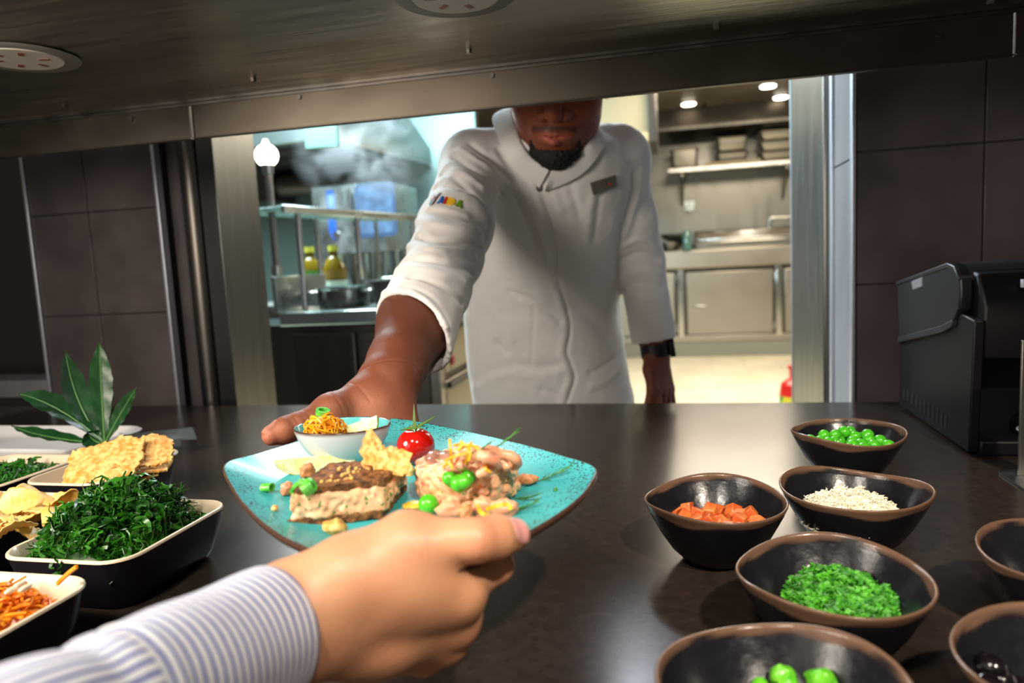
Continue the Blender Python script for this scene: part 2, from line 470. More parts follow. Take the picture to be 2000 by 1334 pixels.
# steel gantry over the counter
gy0, gy1, gz = 0.55, 1.0, 1.345
ga = thing('steel_canopy', (-0.2, 0.7, gz), 'long brushed steel canopy above the counter with a hanging front lip', 'canopy')
obj('soffit_panel', MB().box((-1.9, gy0, gz), (1.2, gy1-0.008, gz+0.07)), M['steel_soffit'], ga, bevel=0.002)
for x0, x1 in ((-1.9, -0.7185), (-0.7125, 0.395), (0.397, 1.2)):
    b = MB().box((x0, gy1-0.006, 1.2885), (x1, gy1, gz+0.07)).box((x0, gy1-0.011, 1.2885), (x1, gy1-0.006, 1.2905))
    obj('lip_panel', b, M['steel_ceiling'], ga, bevel=0.0006)
b = MB(); b.box((-1.9, gy1-0.016, gz-0.0035), (1.2, gy1-0.006, gz)); b.box((-1.9, gy1-0.0095, gz-0.007), (1.2, gy1-0.006, gz-0.0035))
obj('seam_bead', b, M['steel_dark'], ga)
obj('suspension_rod', MB().cyl((-1.0, 0.8, gz+0.07), (-1.0, 0.8, 2.7), 0.012), M['steel'], ga)
obj('suspension_rod', MB().cyl((0.7, 0.8, gz+0.07), (0.7, 0.8, 2.7), 0.012), M['steel'], ga)
for px, py in ((128, 205), (495, 155), (915, 100), (1400, 52), (1935, 3)):
    p = on_z(px, py, gz-0.002)
    obj('nut', MB().prism([(p[0]+0.0042*math.cos(a*math.pi/3), p[1]+0.0042*math.sin(a*math.pi/3)) for a in range(6)], gz-0.005, gz), M['steel_dark'] if px < 900 else M['steel_bright'], ga, smooth=0)
for px, py in ((257, 232), (585, 190), (961, 148), (1834, 69)):
    p = on_y(px, py, gy1-0.006)
    b = MB(); b.cyl((p[0], gy1-0.006, p[2]), (p[0], gy1-0.0088, p[2]), 0.0034, 12)
    obj('rivet', b, M['steel_dark'], ga)
# recessed puck lights, off
for i, (px, py, lab) in enumerate(((40, 110, 'round grey recessed light at the left end of the steel canopy'), (890, -12, 'round grey recessed light in the middle of the steel canopy, cut by the top edge'))):
    p = on_z(px, py, gz)
    t = thing('recessed_light', (p[0], p[1], gz), lab, 'light')
    obj('bezel', MB().lathe([(0.0, 0.0), (0.058, 0.0), (0.062, -0.002), (0.060, -0.0035), (0.044, -0.003), (0.0, -0.003)], 56, p[:2].tolist()+[gz]), mat('grey_bezel_%d' % i, '6d6b66', 0.5), t)
    f = obj('faceplate', MB().lathe([(0.0, -0.003), (0.044, -0.003), (0.043, -0.0045), (0.0, -0.0045)], 48, p[:2].tolist()+[gz]), mat('pale_faceplate_%d' % i, 'b1aea6', 0.5), t)
    b = MB()
    for k in range(6):
        a = k*math.pi/3+0.3; c = Vector((p[0]+0.026*math.cos(a), p[1]+0.026*math.sin(a), gz-0.0045))
        b.box((-0.006, -0.003, -0.0004), (0.006, 0.003, 0.0003), Matrix.Translation(c) @ Matrix.Rotation(a, 4, 'Z'))
    obj('lens_slot', b, mat('led_slot_%d' % i, '7c4a35', 0.4), f, smooth=0)
# ================================================================== KITCHEN BEHIND THE PASS
M['steel_plain'] = mat('satin_steel', 'aaa59a', 0.36, 1.0, rvar=0.04, bscale=2)
M['cool_steel'] = mat('cool_steel', 'b9c4c3', 0.28, 1.0, rvar=0.06, bscale=8)
M['pot_steel'] = mat('pot_steel', '8d8f8c', 0.22, 1.0, rvar=0.05, bscale=14)
M['lampglass'] = mat('lit_bulb', 'ffffff', 0.4, emit='fff6e8', estr=9)
M['dl'] = mat('lit_downlight', 'ffffff', 0.4, emit='fff0d8', estr=14)
M['oil'] = mat('yellow_oil', '8f7414', 0.1, trans=0.5, ior=1.4)
M['dark_plastic'] = mat('dark_plastic', '1b1c1e', 0.4)
# ceiling downlights
for px, py, lab in ((1345, 203, 'lit round ceiling downlight nearest to the chef'), (1500, 168, 'lit ceiling downlight half touching the canopy lip'), (1525, 190, 'lit round ceiling downlight closest to the right doorway jamb')):
    p = on_z(px, py, KC-0.01)
    t = thing('ceiling_downlight', (p[0], p[1], KC), lab, 'light', 'kitchen ceiling downlights')
    obj('ring', MB().lathe([(0.0, 0), (0.085, 0), (0.085, -0.008), (0.07, -0.012), (0.0, -0.012)], 32, (p[0], p[1], KC)), M['trim'], t)
    obj('lens', MB().lathe([(0.0, -0.012), (0.066, -0.012), (0.06, -0.02), (0.0, -0.022)], 32, (p[0], p[1], KC)), M['dl'], t)
# steel duct across the back, under the ceiling
t = thing('ventilation_duct', (0.4, 7.7, 2.1), 'long brown-lit steel duct under the kitchen ceiling above the wall shelf', 'duct')
obj('duct_body', MB().prism([(7.62, 2.30), (7.62, 2.5), (8.2, 2.5), (8.2, 2.25), (7.8, 2.25)], -0.35, 1.75, Matrix(((0, 0, 1, 0), (1, 0, 0, 0), (0, 1, 0, 0), (0, 0, 0, 1)))), M['steel_ceiling'], t, bevel=0.01)
obj('duct_flange', MB().box((-0.36, 7.605, 2.29), (1.75, 7.62, 2.32)), M['steel'], t)
# pale wall unit high up beside the chef's shoulder
t = thing('wall_unit', (-0.62, 5.5, 1.8), 'pale cream box unit hung high behind the chef shoulder', 'cabinet')
M['cream'] = mat('cream_enamel', 'b3a788', 0.5)
obj('unit_body', MB().box((-1.15, 5.35, 1.93), (-0.155, 6.0, 2.32)), M['cream'], t, bevel=0.01)
obj('unit_side_frame', MB().box((-0.165, 5.3, 1.86), (-0.11, 6.0, 2.36)), M['steel_dark'], t, bevel=0.004)
obj('lower_rail', MB().box((-1.15, 5.3, 1.86), (-0.165, 5.5, 1.93)), M['cream'], t, bevel=0.008)
obj('hanger', MB().box((-0.9, 5.6, 2.32), (-0.3, 5.64, KC)), M['steel_dark'], t)
# back counter with steel doors
YC = 7.5
t = thing('steel_base_cabinet', (0.3, YC+0.3, 0), 'long steel counter with square doors along the far kitchen wall', 'cabinet')
obj('worktop', MB().box((-0.8, YC-0.06, 0.90), (1.75, KB, 1.085)), M['steel_plain'], t, bevel=0.012)
obj('carcass', MB().box((-0.8, YC+0.03, 0.15), (1.75, KB, 0.90)), M['steel_dark'], t)
obj('plinth', MB().box((-0.8, YC, 0.0), (1.75, YC+0.2, 0.17)), M['basetile'], t, bevel=0.004)
obj('base_rail', MB().box((-0.8, YC-0.01, 0.15), (1.75, YC+0.05, 0.215)), M['steel_plain'], t, bevel=0.004)
for xa, xb in ((-0.75, -0.02), (0.10, 0.93), (1.04, 1.72)):
    dr = obj('door', MB().box((xa, YC-0.01, 0.225), (xb, YC+0.03, 0.86)), M['steel_plain'], t, bevel=0.008)
    obj('handle', MB().box((xa+0.05, YC-0.03, 0.50), (xa+0.19, YC-0.01, 0.525)), M['steel_bright'], dr, bevel=0.004)
    for z in (0.30, 0.80):
        obj('hinge', MB().cyl((xb+0.012, YC-0.015, z-0.04), (xb+0.012, YC-0.015, z+0.04), 0.012, 12), M['steel_bright'], dr)
for x in (0.04, 0.985):
    obj('stile', MB().box((x-0.03, YC-0.02, 0.19), (x+0.03, YC+0.03, 0.9)), M['steel_bright'], t, bevel=0.008)
# covered steel pan with a lid and handle on the back counter
t = thing('covered_steel_pan', (0.80, 7.75, 1.085), 'wide low lidded steel pan standing on the far counter', 'pan')
obj('pan_body', MB().box((0.20, 7.52, 1.085), (1.45, 8.0, 1.15)).box((0.18, 7.49, 1.14), (1.48, 8.03, 1.165)), M['steel_bright'], t, bevel=0.012)
l = obj('lid', MB().prism([(7.5, 1.166), (8.02, 1.166), (7.98, 1.27), (7.56, 1.27)], 0.19, 1.44, Matrix(((0, 0, 1, 0), (1, 0, 0, 0), (0, 1, 0, 0), (0, 0, 0, 1)))), M['steel_bright'], t, bevel=0.02)
obj('lid_handle', MB().tube(catmull([(0.93, 7.76, 1.27), (0.94, 7.76, 1.345), (0.97, 7.76, 1.365), (1.13, 7.76, 1.365), (1.16, 7.76, 1.345), (1.17, 7.76, 1.27)], 5), 0.014, 10), M['steel_bright'], l)
# bowls on the back counter
def bowl_prof(r, h, th): return [(0, 0), (r*0.45, 0), (r*0.8, h*0.5), (r, h), (r-th, h), (r*0.75, h*0.5+th), (r*0.4, th), (0, th)]
t0 = None
for k, (x, y, z, r, lab) in enumerate(((-0.05, 7.62, 1.085, 0.155, 'lower steel bowl of the pair on the far counter'), (0.0, 7.66, 1.172, 0.155, 'upper steel bowl of the pair on the far counter'))):
    o = obj('steel_bowl', MB().lathe(bowl_prof(r, 0.085, 0.008), 36, (x, y, z)), M['steel_bright'])
    tag(o, lab, 'bowl', 'bowls on the far counter')
t = thing('dark_pot', (-0.34, 7.7, 1.085), 'dark pot with a bright lid right behind the chef elbow on the far counter', 'pot')
obj('pot_body', MB().lathe([(0, 0), (0.17, 0), (0.175, 0.19), (0.16, 0.19), (0.155, 0.01), (0, 0.01)], 36, (-0.42, 7.85, 1.085)), M['dark_plastic'], t)
obj('lid', MB().lathe([(0, 0.195), (0.22, 0.195), (0.22, 0.212), (0.1, 0.225), (0, 0.225)], 36, (-0.42, 7.85, 1.085)), M['steel_bright'], t)
t = thing('glass_jar', (0.14, 7.6, 1.085), 'small greenish glass jar beside the covered steel pan', 'jar')
obj('jar_body', MB().lathe([(0, 0), (0.045, 0), (0.048, 0.17), (0.038, 0.19), (0.032, 0.19), (0.042, 0.16), (0.04, 0.01), (0, 0.01)], 24, (0.115, 7.45, 1.085)), mat('green_glass', '78aaa0', 0.1, trans=0.7), t)
# wall shelf with pans
t = thing('wall_shelf', (0.6, 8.0, 1.88), 'steel wall shelf full of pans on the far kitchen wall', 'shelf')
zs = 1.93
obj('shelf_board', MB().box((-0.06, 7.75, zs-0.045), (1.7, KB, zs)), M['steel_bright'], t, bevel=0.006)
for x in (0.09, 1.12):
    obj('bracket', MB().prism([(0, 0), (0.38, 0), (0.38, 0.03), (0.05, 0.30), (0, 0.32)], -0.01, 0.01, Matrix(((0, 0, 1, x), (-1, 0, 0, KB), (0, -1, 0, zs-0.045), (0, 0, 0, 1)))), M['steel_plain'], t)
def gn_pan(x0, x1, y0, y1, z0, z1, m):
    cx, cy, hx, hy = (x0+x1)/2, (y0+y1)/2, (x1-x0)/2, (y1-y0)/2
    def R_(f, z, g=0): return [(cx+a, cy+c, z) for a, c in rrect(hx*f+g, hy*f+g, 0.03, 4)]
    return MB().loft([R_(.86, z0), R_(.92, z0+.012), R_(1, z1-.016), R_(1, z1-.014, .014), R_(1, z1-.004, .016), R_(1, z1-.004, 0), R_(.9, z1-.03)]), m
for k, (x0, x1, z0, z1, nm, lab) in enumerate((
        (-0.02, 0.25, zs, zs+0.20, 'deep_steel_container', 'square steel container at the left end of the wall shelf'),
        (0.44, 0.74, zs, zs+0.13, 'steel_pan', 'lower steel pan of the short stack on the wall shelf'),
        (0.44, 0.74, zs+0.14, zs+0.28, 'steel_pan', 'upper steel pan of the short stack on the wall shelf'),
        (0.86, 1.46, zs, zs+0.10, 'long_steel_pan', 'bottom long steel pan of the tall stack on the wall shelf'),
        (0.86, 1.46, zs+0.105, zs+0.205, 'long_steel_pan', 'middle long steel pan of the tall stack on the wall shelf'),
        (0.86, 1.46, zs+0.21, zs+0.31, 'long_steel_pan', 'top long steel pan of the tall stack on the wall shelf'))):
    b, m = gn_pan(x0, x1, 7.8, 8.1, z0+0.001, z1, M['steel_plain'])
    tag(obj(nm, b, m, bevel=0.008), lab, 'pan', 'pans on the wall shelf')
tag(obj('cutting_board', MB().box((0.32, 7.73, zs+0.001), (0.86, 7.775, zs+0.03)), M['cream'], bevel=0.006), 'narrow pale board lying along the front of the wall shelf', 'board')
t = thing('wall_socket', (0.16, KB-0.03, 1.5), 'small pale socket on the far wall under the shelf', 'socket')
obj('plate', MB().box((0.10, KB-0.02, 1.50), (0.22, KB, 1.62)), M['cool_steel'], t, bevel=0.004)
obj('plug', MB().cyl((0.16, KB-0.07, 1.54), (0.16, KB-0.02, 1.54), 0.035, 16), M['cool_steel'], t)
# fire extinguisher by the right jamb
ex = on_z(1549, 800, 0.32); ex = np.array([0.83, 5.0])
p = on_y(1549, 733, 4.6)
t = thing('fire_extinguisher', (p[0], p[1], 0), 'red fire extinguisher on the pale floor by the right doorway jamb', 'extinguisher')
zt = p[2]
M['red'] = mat('red_enamel', 'c3150f', 0.3)
obj('cylinder', MB().lathe([(0, 0), (0.075, 0), (0.08, 0.02), (0.08, zt-0.11), (0.07, zt-0.05), (0.03, zt-0.02), (0.0, zt-0.015)], 36, (p[0], p[1], 0)), M['red'], t)
obj('valve', MB().cyl((p[0], p[1], zt-0.02), (p[0], p[1], zt+0.05), 0.022, 16).box((p[0]-0.03, p[1]-0.015, zt+0.04), (p[0]+0.09, p[1]+0.015, zt+0.06)), M['red'], t)
obj('label_band', MB().lathe([(0.0805, zt-0.26), (0.0812, zt-0.26), (0.0812, zt-0.125), (0.0805, zt-0.125)], 36, (p[0], p[1], 0)), mat('yellow_green_label', 'c9b41e', 0.5, col2='3f8a3a', scale=9, lo=.48, hi=.52), t)
# small grey ledge seen past the jamb
tag(obj('steel_ledge', MB().box((1.05, 5.9, 0.93), (1.75, 6.3, 1.02)), M['cool_steel'], bevel=0.006), 'grey steel ledge on the right kitchen wall past the jamb', 'ledge')
# ------------------------------------------------ left cooking station
ZS, SX0, SX1, SY0, SY1 = 0.95, -1.24, -0.70, 2.06, 3.05
t = thing('prep_station', (-0.9, 2.55, 0), 'steel cooking station with dark front behind the chef reaching arm', 'kitchen station')
obj('worktop', MB().box((SX0, SY0, ZS-0.045), (SX1, SY1, ZS)), M['cool_steel'], t, bevel=0.006)
obj('base_cabinet', MB().box((SX0+0.01, SY0+0.03, 0.08), (SX1-0.03, SY1-0.02, ZS-0.045)), M['steel_dark'], t, bevel=0.004)
for x, y in ((SX0+.04, SY0+.06), (SX1-.10, SY0+.06), (SX0+.04, SY1-.11), (SX1-.10, SY1-.11)):
    obj('foot', MB().cyl((x+.025, y+.025, 0), (x+.025, y+.025, 0.08), 0.022, 14), M['steel_dark'], t)
obj('door', MB().box((SX0+0.03, SY0+0.012, 0.12), (SX0+0.25, SY0+0.03, ZS-0.07)), M['steel_dark'], t, bevel=0.004)
obj('door', MB().box((SX0+0.26, SY0+0.012, 0.12), (SX1-0.05, SY0+0.03, ZS-0.07)), M['steel_dark'], t, bevel=0.004)
obj('filler_panel', MB().box((SX0-0.16, SY0+0.06, 0), (SX0+0.009, SY0+0.09, ZS-0.045)), M['steel_dark'], t)
obj('corner_post', MB().box((SX1-0.045, SY0+0.005, 0.08), (SX1-0.012, SY0+0.05, ZS-0.045)), M['steel'], t, bevel=0.003)
M['tan'] = mat('tan_enamel', 'a39372', 0.45)
for y0, y1 in ((SY0+0.06, SY0+0.50), (SY0+0.52, SY1-0.03)):
    for z0, z1 in ((0.12, 0.52), (0.545, 0.71), (0.735, ZS-0.06)):
        dd = obj('drawer', MB().box((SX1-0.03, y0, z0), (SX1-0.012, y1, z1)), M['tan'], t, bevel=0.004)
        obj('drawer_pull', MB().box((SX1-0.012, y0+0.005, z1-0.022), (SX1+0.004, y1-0.005, z1-0.004)), M['dark_plastic'], dd, bevel=0.002)
p = on_x(883, 703, SX1-0.01)
obj('red_switch', MB().box((SX1-0.012, p[1]-0.014, p[2]-0.014), (SX1-0.004, p[1]+0.014, p[2]+0.014)), mat('red_switch', 'a02020', 0.4), t, bevel=0.002)
tag(obj('splash_guard', MB().box((SX0-0.014, SY0, ZS+0.0005), (SX0, SY0+0.34, ZS+0.115)).box((SX0-0.014, SY0, ZS+0.0005), (SX0+0.02, SY0+0.34, ZS+0.004)), M['cool_steel'], bevel=0.0015), 'low pale steel splash guard on the left edge of the cooking station', 'splash guard')
# over-shelf running back along the station
t = thing('over_shelf', (-1.12, 2.5, ZS), 'pale green glass over-shelf on slim steel posts above the steaming pans', 'shelf')
M['gl'] = mat('pale_green_glass', 'a9d2cc', 0.15, trans=0.35)
Lf = on_z(552, 408, 1.275); Rt = on_z(812, 426, 1.275)
dv = (Rt-Lf); nn = np.array([dv[1], -dv[0], 0])/np.linalg.norm(dv[:2])
def quad(z, off0, off1, a=0.0, c=1.0): return [tuple((Lf+dv*s+nn*o)[:2]) for s, o in ((a, off0), (c, off0), (c, off1), (a, off1))]
obj('glass_board', MB().prism(quad(0, 0.0, -0.20), 1.272, 1.284), M['gl'], t, bevel=0.002)
obj('edge_rail', MB().prism(quad(0, 0.006, -0.008), 1.262, 1.288), M['cool_steel'], t, bevel=0.003)
for f in (0.10, 0.50, 0.985):
    q = Lf+dv*f-nn*0.012
    obj('post', MB().cyl((q[0], q[1], ZS), (q[0], q[1], 1.265), 0.0105, 16), M['steel_bright'], t)
    q = Lf+dv*f-nn*0.19
    obj('post', MB().cyl((q[0], q[1], ZS), (q[0], q[1], 1.272), 0.0085, 16), M['steel_bright'], t)
# lamp post with a bare glowing globe
p = on_y(547, 603, SY0+0.07); q = on_y(530, 303, SY0+0.07)
t = thing('globe_lamp', (p[0], p[1], ZS), 'bright bare globe lamp on a steel post at the station corner', 'lamp')
obj('post', MB().cyl((p[0], p[1], ZS), (p[0], p[1], q[2]-0.055), 0.0115, 18), M['steel'], t)
obj('clamp', MB().cyl((p[0], p[1], ZS+0.12), (p[0], p[1], ZS+0.15), 0.017, 16), M['steel_bright'], t)
obj('base_flange', MB().cyl((p[0], p[1], ZS), (p[0], p[1], ZS+0.012), 0.028, 20), M['steel_bright'], t)
obj('socket', MB().cyl((p[0], p[1], q[2]-0.06), (p[0], p[1], q[2]-0.03), 0.016, 18, 0.02), M['steel_bright'], t)
obj('globe', MB().ball((p[0], p[1], q[2]), 0.036, 28, 18), M['lampglass'], t, smooth=180)
obj('finial', MB().cyl((p[0], p[1], q[2]+0.034), (p[0], p[1], q[2]+0.05), 0.012, 14, 0.006), M['lampglass'], t)
lamp('globe_lamp_light', 'POINT', (p[0]+0.05, p[1]-0.03, q[2]), 1.6, (1, 0.95, 0.88), shadow_soft_size=0.04)
# round pot on the worktop, bain-marie pans behind, tall pots
def rpot(name, x, y, z, r, h, lab, m=None, handle=True, grp=None):
    m = m or M['pot_steel']
    t = thing(name, (x, y, z), lab, 'pot', grp)
    obj('pot_body', MB().lathe([(0, 0), (r*0.94, 0), (r, 0.012), (r, h-0.006), (r*1.07, h), (r*1.07, h+0.004), (r*0.96, h), (r*0.95, 0.01), (0, 0.008)], 40, (x, y, z)), m, t)
    if handle:
        for s in (-1, 1):
            obj('handle', MB().tube(catmull([(x+s*r, y-0.03, z+h*0.8), (x+s*(r+0.028), y-0.025, z+h*0.82), (x+s*(r+0.028), y+0.025, z+h*0.82), (x+s*r, y+0.03, z+h*0.8)], 5), 0.005, 8), M['steel_bright'], t)
    return t
rpot('sauce_pot', -1.095, 2.235, ZS, 0.086, 0.066, 'round steel pot steaming at the front of the cooking station')
def gn(name, x, y, z, hx, hy, h, lab, grp=None):
    t = thing(name, (x, y, z), lab, 'pan', grp)
    def ring(sx, sy, zz): return [(x+a, y+c, z+zz) for a, c in rrect(sx, sy, 0.02, 4)]
    obj('pan_body', MB().loft([ring(hx*.9, hy*.9, 0), ring(hx, hy, h), ring(hx-.004, hy-.004, h), ring(hx*.9-.004, hy*.9-.004, .004)]), M['pot_steel'], t)
    obj('rim', MB().loft([ring(hx, hy, h-.004), ring(hx+.014, hy+.014, h-.004), ring(hx+.014, hy+.014, h+.001), ring(hx, hy, h+.001)], closed=True), M['steel_bright'], t)
    return t
gn('food_pan', -0.885, 2.26, ZS, 0.085, 0.085, 0.085, 'rectangular dark steel food pan to the right of the round pot')
gn('food_pan', -1.13, 2.50, ZS, 0.06, 0.09, 0.05, 'low wide steel food pan behind the round pot')
rpot('tall_pot', -1.42, 2.92, ZS, 0.056, 0.19, 'tall dark steel pot nearest to the oil bottles', handle=False, grp='tall pots at the back of the station')
rpot('tall_pot', -1.30, 2.94, ZS, 0.045, 0.19, 'tall steel pot in the middle of the back row of pots', handle=False, grp='tall pots at the back of the station')
rpot('tall_pot', -1.15, 2.86, ZS, 0.06, 0.19, 'tall steel pot closest to the chef sleeve in the back row', handle=False, grp='tall pots at the back of the station')
tray = tag(obj('food_tray', MB().prism([(-1.02, 2.42), (-0.79, 2.42), (-0.79, 2.58), (-1.02, 2.58)], ZS+0.001, ZS+0.085).box((-1.03, 2.41, ZS+0.085), (-0.78, 2.59, ZS+0.093)), M['cool_steel'], bevel=0.004), 'shallow steel tray of pale food under the glass over-shelf', 'tray')
b = MB()
rr = random.Random(3)
for k in range(40): b.ball((-0.905+rr.uniform(-.10, .10), 2.5+rr.uniform(-.06, .06), ZS+0.1+rr.uniform(0, .012)), rr.uniform(.009, .016), 8, 6)
tag(obj('chopped_food', b, mat('pale_yellow_food', 'd2c878', 0.5)), 'pale yellow chopped food on the shallow steel tray', 'food', kind='stuff')
b = MB(); p = on_z(575, 602, ZS)
b.tube([(p[0]-0.03, p[1]+0.01, ZS+0.012), (p[0]+0.05, p[1]+0.03, ZS+0.02)], 0.012, 10)
b.tube([(p[0]+0.05, p[1]+0.03, ZS+0.02), (p[0]+0.06, p[1]+0.05, ZS+0.05)], 0.006, 8)
tag(obj('steel_ladle', b, M['steel_bright']), 'small steel ladle lying beside the lamp post', 'ladle')
p = on_y(582, 575, 2.36)
tag(obj('folded_cloth', MB().box((p[0]-0.05, p[1]+0.02, ZS), (p[0]+0.05, p[1]+0.12, ZS+0.02)).box((p[0]-0.045, p[1]+0.03, ZS+0.021), (p[0]+0.04, p[1]+0.115, ZS+0.036)), mat('white_cloth', 'e3eeee', 0.8), bevel=0.006), 'folded white cloth on the station behind the lamp post', 'cloth')
# oil bottles
for k, (x, y, lab) in enumerate(((-1.415, 2.62, 'yellow oil bottle directly behind the lamp post'), (-1.318, 2.63, 'yellow oil bottle with a pale label between lamp post and shelf post'))):
    t = thing('oil_bottle', (x, y, 0.95), lab, 'bottle', 'oil bottles at the station')
    obj('bottle_body', MB().lathe([(0, 0), (0.042, 0), (0.045, 0.01), (0.045, 0.13), (0.03, 0.165), (0.016, 0.18), (0.016, 0.20), (0, 0.20)], 28, (x, y, 0.95)), M['oil'], t)
    obj('label', MB().lathe([(0.0455, 0.03), (0.0462, 0.03), (0.0462, 0.085), (0.0455, 0.085)], 28, (x, y, 0.95)), mat('bottle_label_%d' % k, 'c9dcc9', 0.6), t)
    obj('neck_band', MB().lathe([(0.0455, 0.092), (0.0463, 0.092), (0.0463, 0.128), (0.0455, 0.128)], 28, (x, y, 0.95)), mat('bottle_band_%d' % k, '3f7d28' if k == 0 else '8a6a20', 0.6), t)
    obj('cap', MB().cyl((x, y, 1.15), (x, y, 1.172), 0.019, 16), mat('yellow_cap_%d' % k, 'd8d04a', 0.4), t)
tag(obj('side_table', MB().box((-1.75, 2.5, 0.90), (-1.246, 3.05, 0.95)).box((-1.72, 2.53, 0), (-1.68, 2.57, 0.9)).box((-1.31, 2.53, 0), (-1.27, 2.57, 0.9)).box((-1.72, 2.98, 0), (-1.68, 3.02, 0.9)).box((-1.31, 2.98, 0), (-1.27, 3.02, 0.9)), M['steel']), 'small steel table under the oil bottles', 'table')
# combi oven with screen and door window
OY = 4.0
def opx(px, py): return on_y(px, py, OY)
a = opx(603, 366); c = opx(760, 505)
x0, x1, zt, zb = a[0], c[0], opx(760, 352)[2], c[2]
t = thing('combi_oven', ((x0+x1)/2, OY+0.35, 0), 'steel combi oven with blue control screen and glowing door window', 'oven')
obj('oven_body', MB().box((x0, OY+0.02, zb-0.02), (x1, OY+0.55, zt)), M['cool_steel'], t, bevel=0.008)
obj('oven_stand', MB().box((x0+0.01, OY+0.04, 0), (x1-0.01, OY+0.53, zb-0.02)), M['steel_dark'], t)
wl, wr = opx(668, 0)[0], opx(745, 0)[0]
wt, wb = opx(708, 362)[2], opx(708, 462)[2]
dr = obj('oven_door', MB().box((x0+0.16, OY-0.01, zb), (x1-0.005, OY+0.02, zt-0.01)), M['cool_steel'], t, bevel=0.006)
obj('door_seal', MB().prism([(x, z) for x, z in [(wl+p_[0]+(wr-wl)/2, (wt+wb)/2+p_[1]) for p_ in rrect((wr-wl)/2+0.006, (wt-wb)/2+0.008, 0.03)]], 0, 0.006, Matrix(((1, 0, 0, 0), (0, 0, -1, OY-0.01), (0, 1, 0, 0), (0, 0, 0, 1)))), mat('oven_seal', '2a3f5c', 0.4), dr)
obj('door_window', MB().prism([(x, z) for x, z in [(wl+p_[0]+(wr-wl)/2, (wt+wb)/2+p_[1]) for p_ in rrect((wr-wl)/2-0.012, (wt-wb)/2-0.012, 0.025)]], 0.006, 0.010, Matrix(((1, 0, 0, 0), (0, 0, -1, OY-0.01), (0, 1, 0, 0), (0, 0, 0, 1)))), mat('glowing_oven_glass', '33465c', 0.35, emit='8fbcf0', estr=0.42, col2='141d2a', scale=14, spec=0.2), dr)
obj('door_handle', MB().cyl((wl-0.03, OY-0.045, wb+0.02), (wl-0.03, OY-0.045, wt-0.02), 0.011, 12).box((wl-0.036, OY-0.045, wb+0.03), (wl-0.024, OY-0.01, wb+0.05)).box((wl-0.036, OY-0.045, wt-0.05), (wl-0.024, OY-0.01, wt-0.03)), M['steel_bright'], dr)
sl, sr, st_, sb = opx(607, 0)[0], opx(639, 0)[0], opx(622, 374)[2], opx(628, 472)[2]
cp = obj('control_panel', MB().box((sl, OY-0.004, sb+0.06), (sr, OY+0.02, st_)).prism([(sl, sb+0.06), (sl+0.02, sb+0.01), ((sl+sr)/2, sb), (sr-0.02, sb+0.01), (sr, sb+0.06)], 0, 0.02, Matrix(((1, 0, 0, 0), (0, 0, -1, OY+0.016), (0, 1, 0, 0), (0, 0, 0, 1)))), mat('blue_panel', '123a80', 0.5, spec=0.2, emit='1550c0', estr=0.30), t, bevel=0.003)
obj('screen', MB().box((sl+0.012, OY-0.008, st_-0.14), (sr-0.012, OY-0.004, st_-0.025)), mat('lit_screen', '3a5f9a', 0.5, emit='9cc4ff', estr=0.5, col2='153a78', scale=16, spec=0.2), cp)
obj('dial', MB().cyl(((sl+sr)/2, OY-0.022, sb+0.035), ((sl+sr)/2, OY-0.004, sb+0.035), 0.02, 18), M['steel_bright'], cp)
# exhaust hood over the station
t = thing('exhaust_hood', (-1.9, 3.4, 1.85), 'large sloping steel exhaust hood above the cooking station', 'hood')
hz = 1.80
A = on_z(662, 268, hz); B_ = on_z(880, 328, hz); B_ = A+(B_-A)*1.45

dh = B_-A; nh = np.array([-dh[1], dh[0], 0])/np.linalg.norm(dh)
pts = [A, B_, B_+nh*1.3, A+nh*1.3]
M['hood'] = mat('hood_steel', '9fb0ae', 0.3, 0.9, rvar=0.05, bscale=3)
P3 = lambda q, z: (q[0], q[1], z)
b = MB(); b.loft([[P3(q, hz) for q in pts], [P3(q, hz+0.10) for q in pts], [P3(q+(nh*0.35 if i < 2 else 0*nh), 2.45) for i, q in enumerate(pts)]], cap=True)
obj('hood_shell', b, M['hood'], t, bevel=0.006)
obj('hood_gutter', MB().loft([[P3(A, hz-0.02), P3(B_, hz-0.02), P3(B_+nh*0.05, hz-0.02), P3(A+nh*0.05, hz-0.02)], [P3(A, hz+0.0), P3(B_, hz+0.0), P3(B_+nh*0.05, hz), P3(A+nh*0.05, hz)]]), M['steel_bright'], t)
b = MB()
for f in np.linspace(0.06, 0.9, 7):
    q = A+dh*f+nh*0.2; e = A+dh*(f+0.08)+nh*1.1
    b.box((min(q[0], e[0]), min(q[1], e[1]), hz-0.012), (max(q[0], e[0]), max(q[1], e[1]), hz-0.002))
obj('filter_grille', b, M['steel_dark'], t)
# pale green panel hanging above the station (left of the hood)
p = on_y(594, 260, 3.2); q = on_y(660, 285, 3.2)
tag(obj('hanging_screen', MB().box((p[0], 3.2, q[2]), (q[0], 3.22, 2.5)), mat('pale_green_enamel', '4c6d63', 0.4), bevel=0.003), 'pale green panel hanging from the ceiling right of the globe lamp', 'panel')
# dark extraction pipe
p = on_y(660, 300, 4.7)
tag(obj('extractor_pipe', MB().tube(catmull([(p[0]-0.5, 4.75, 1.70), (p[0]-0.1, 4.75, 1.68), (p[0]+0.1, 4.75, 1.6), (p[0]+0.15, 4.78, 1.2)], 6), 0.085, 18).box((p[0]-0.66, 4.62, 1.58), (p[0]-0.5, 4.97, 1.78)), M['steel_dark']), 'dark bent extractor pipe above the combi oven', 'pipe')
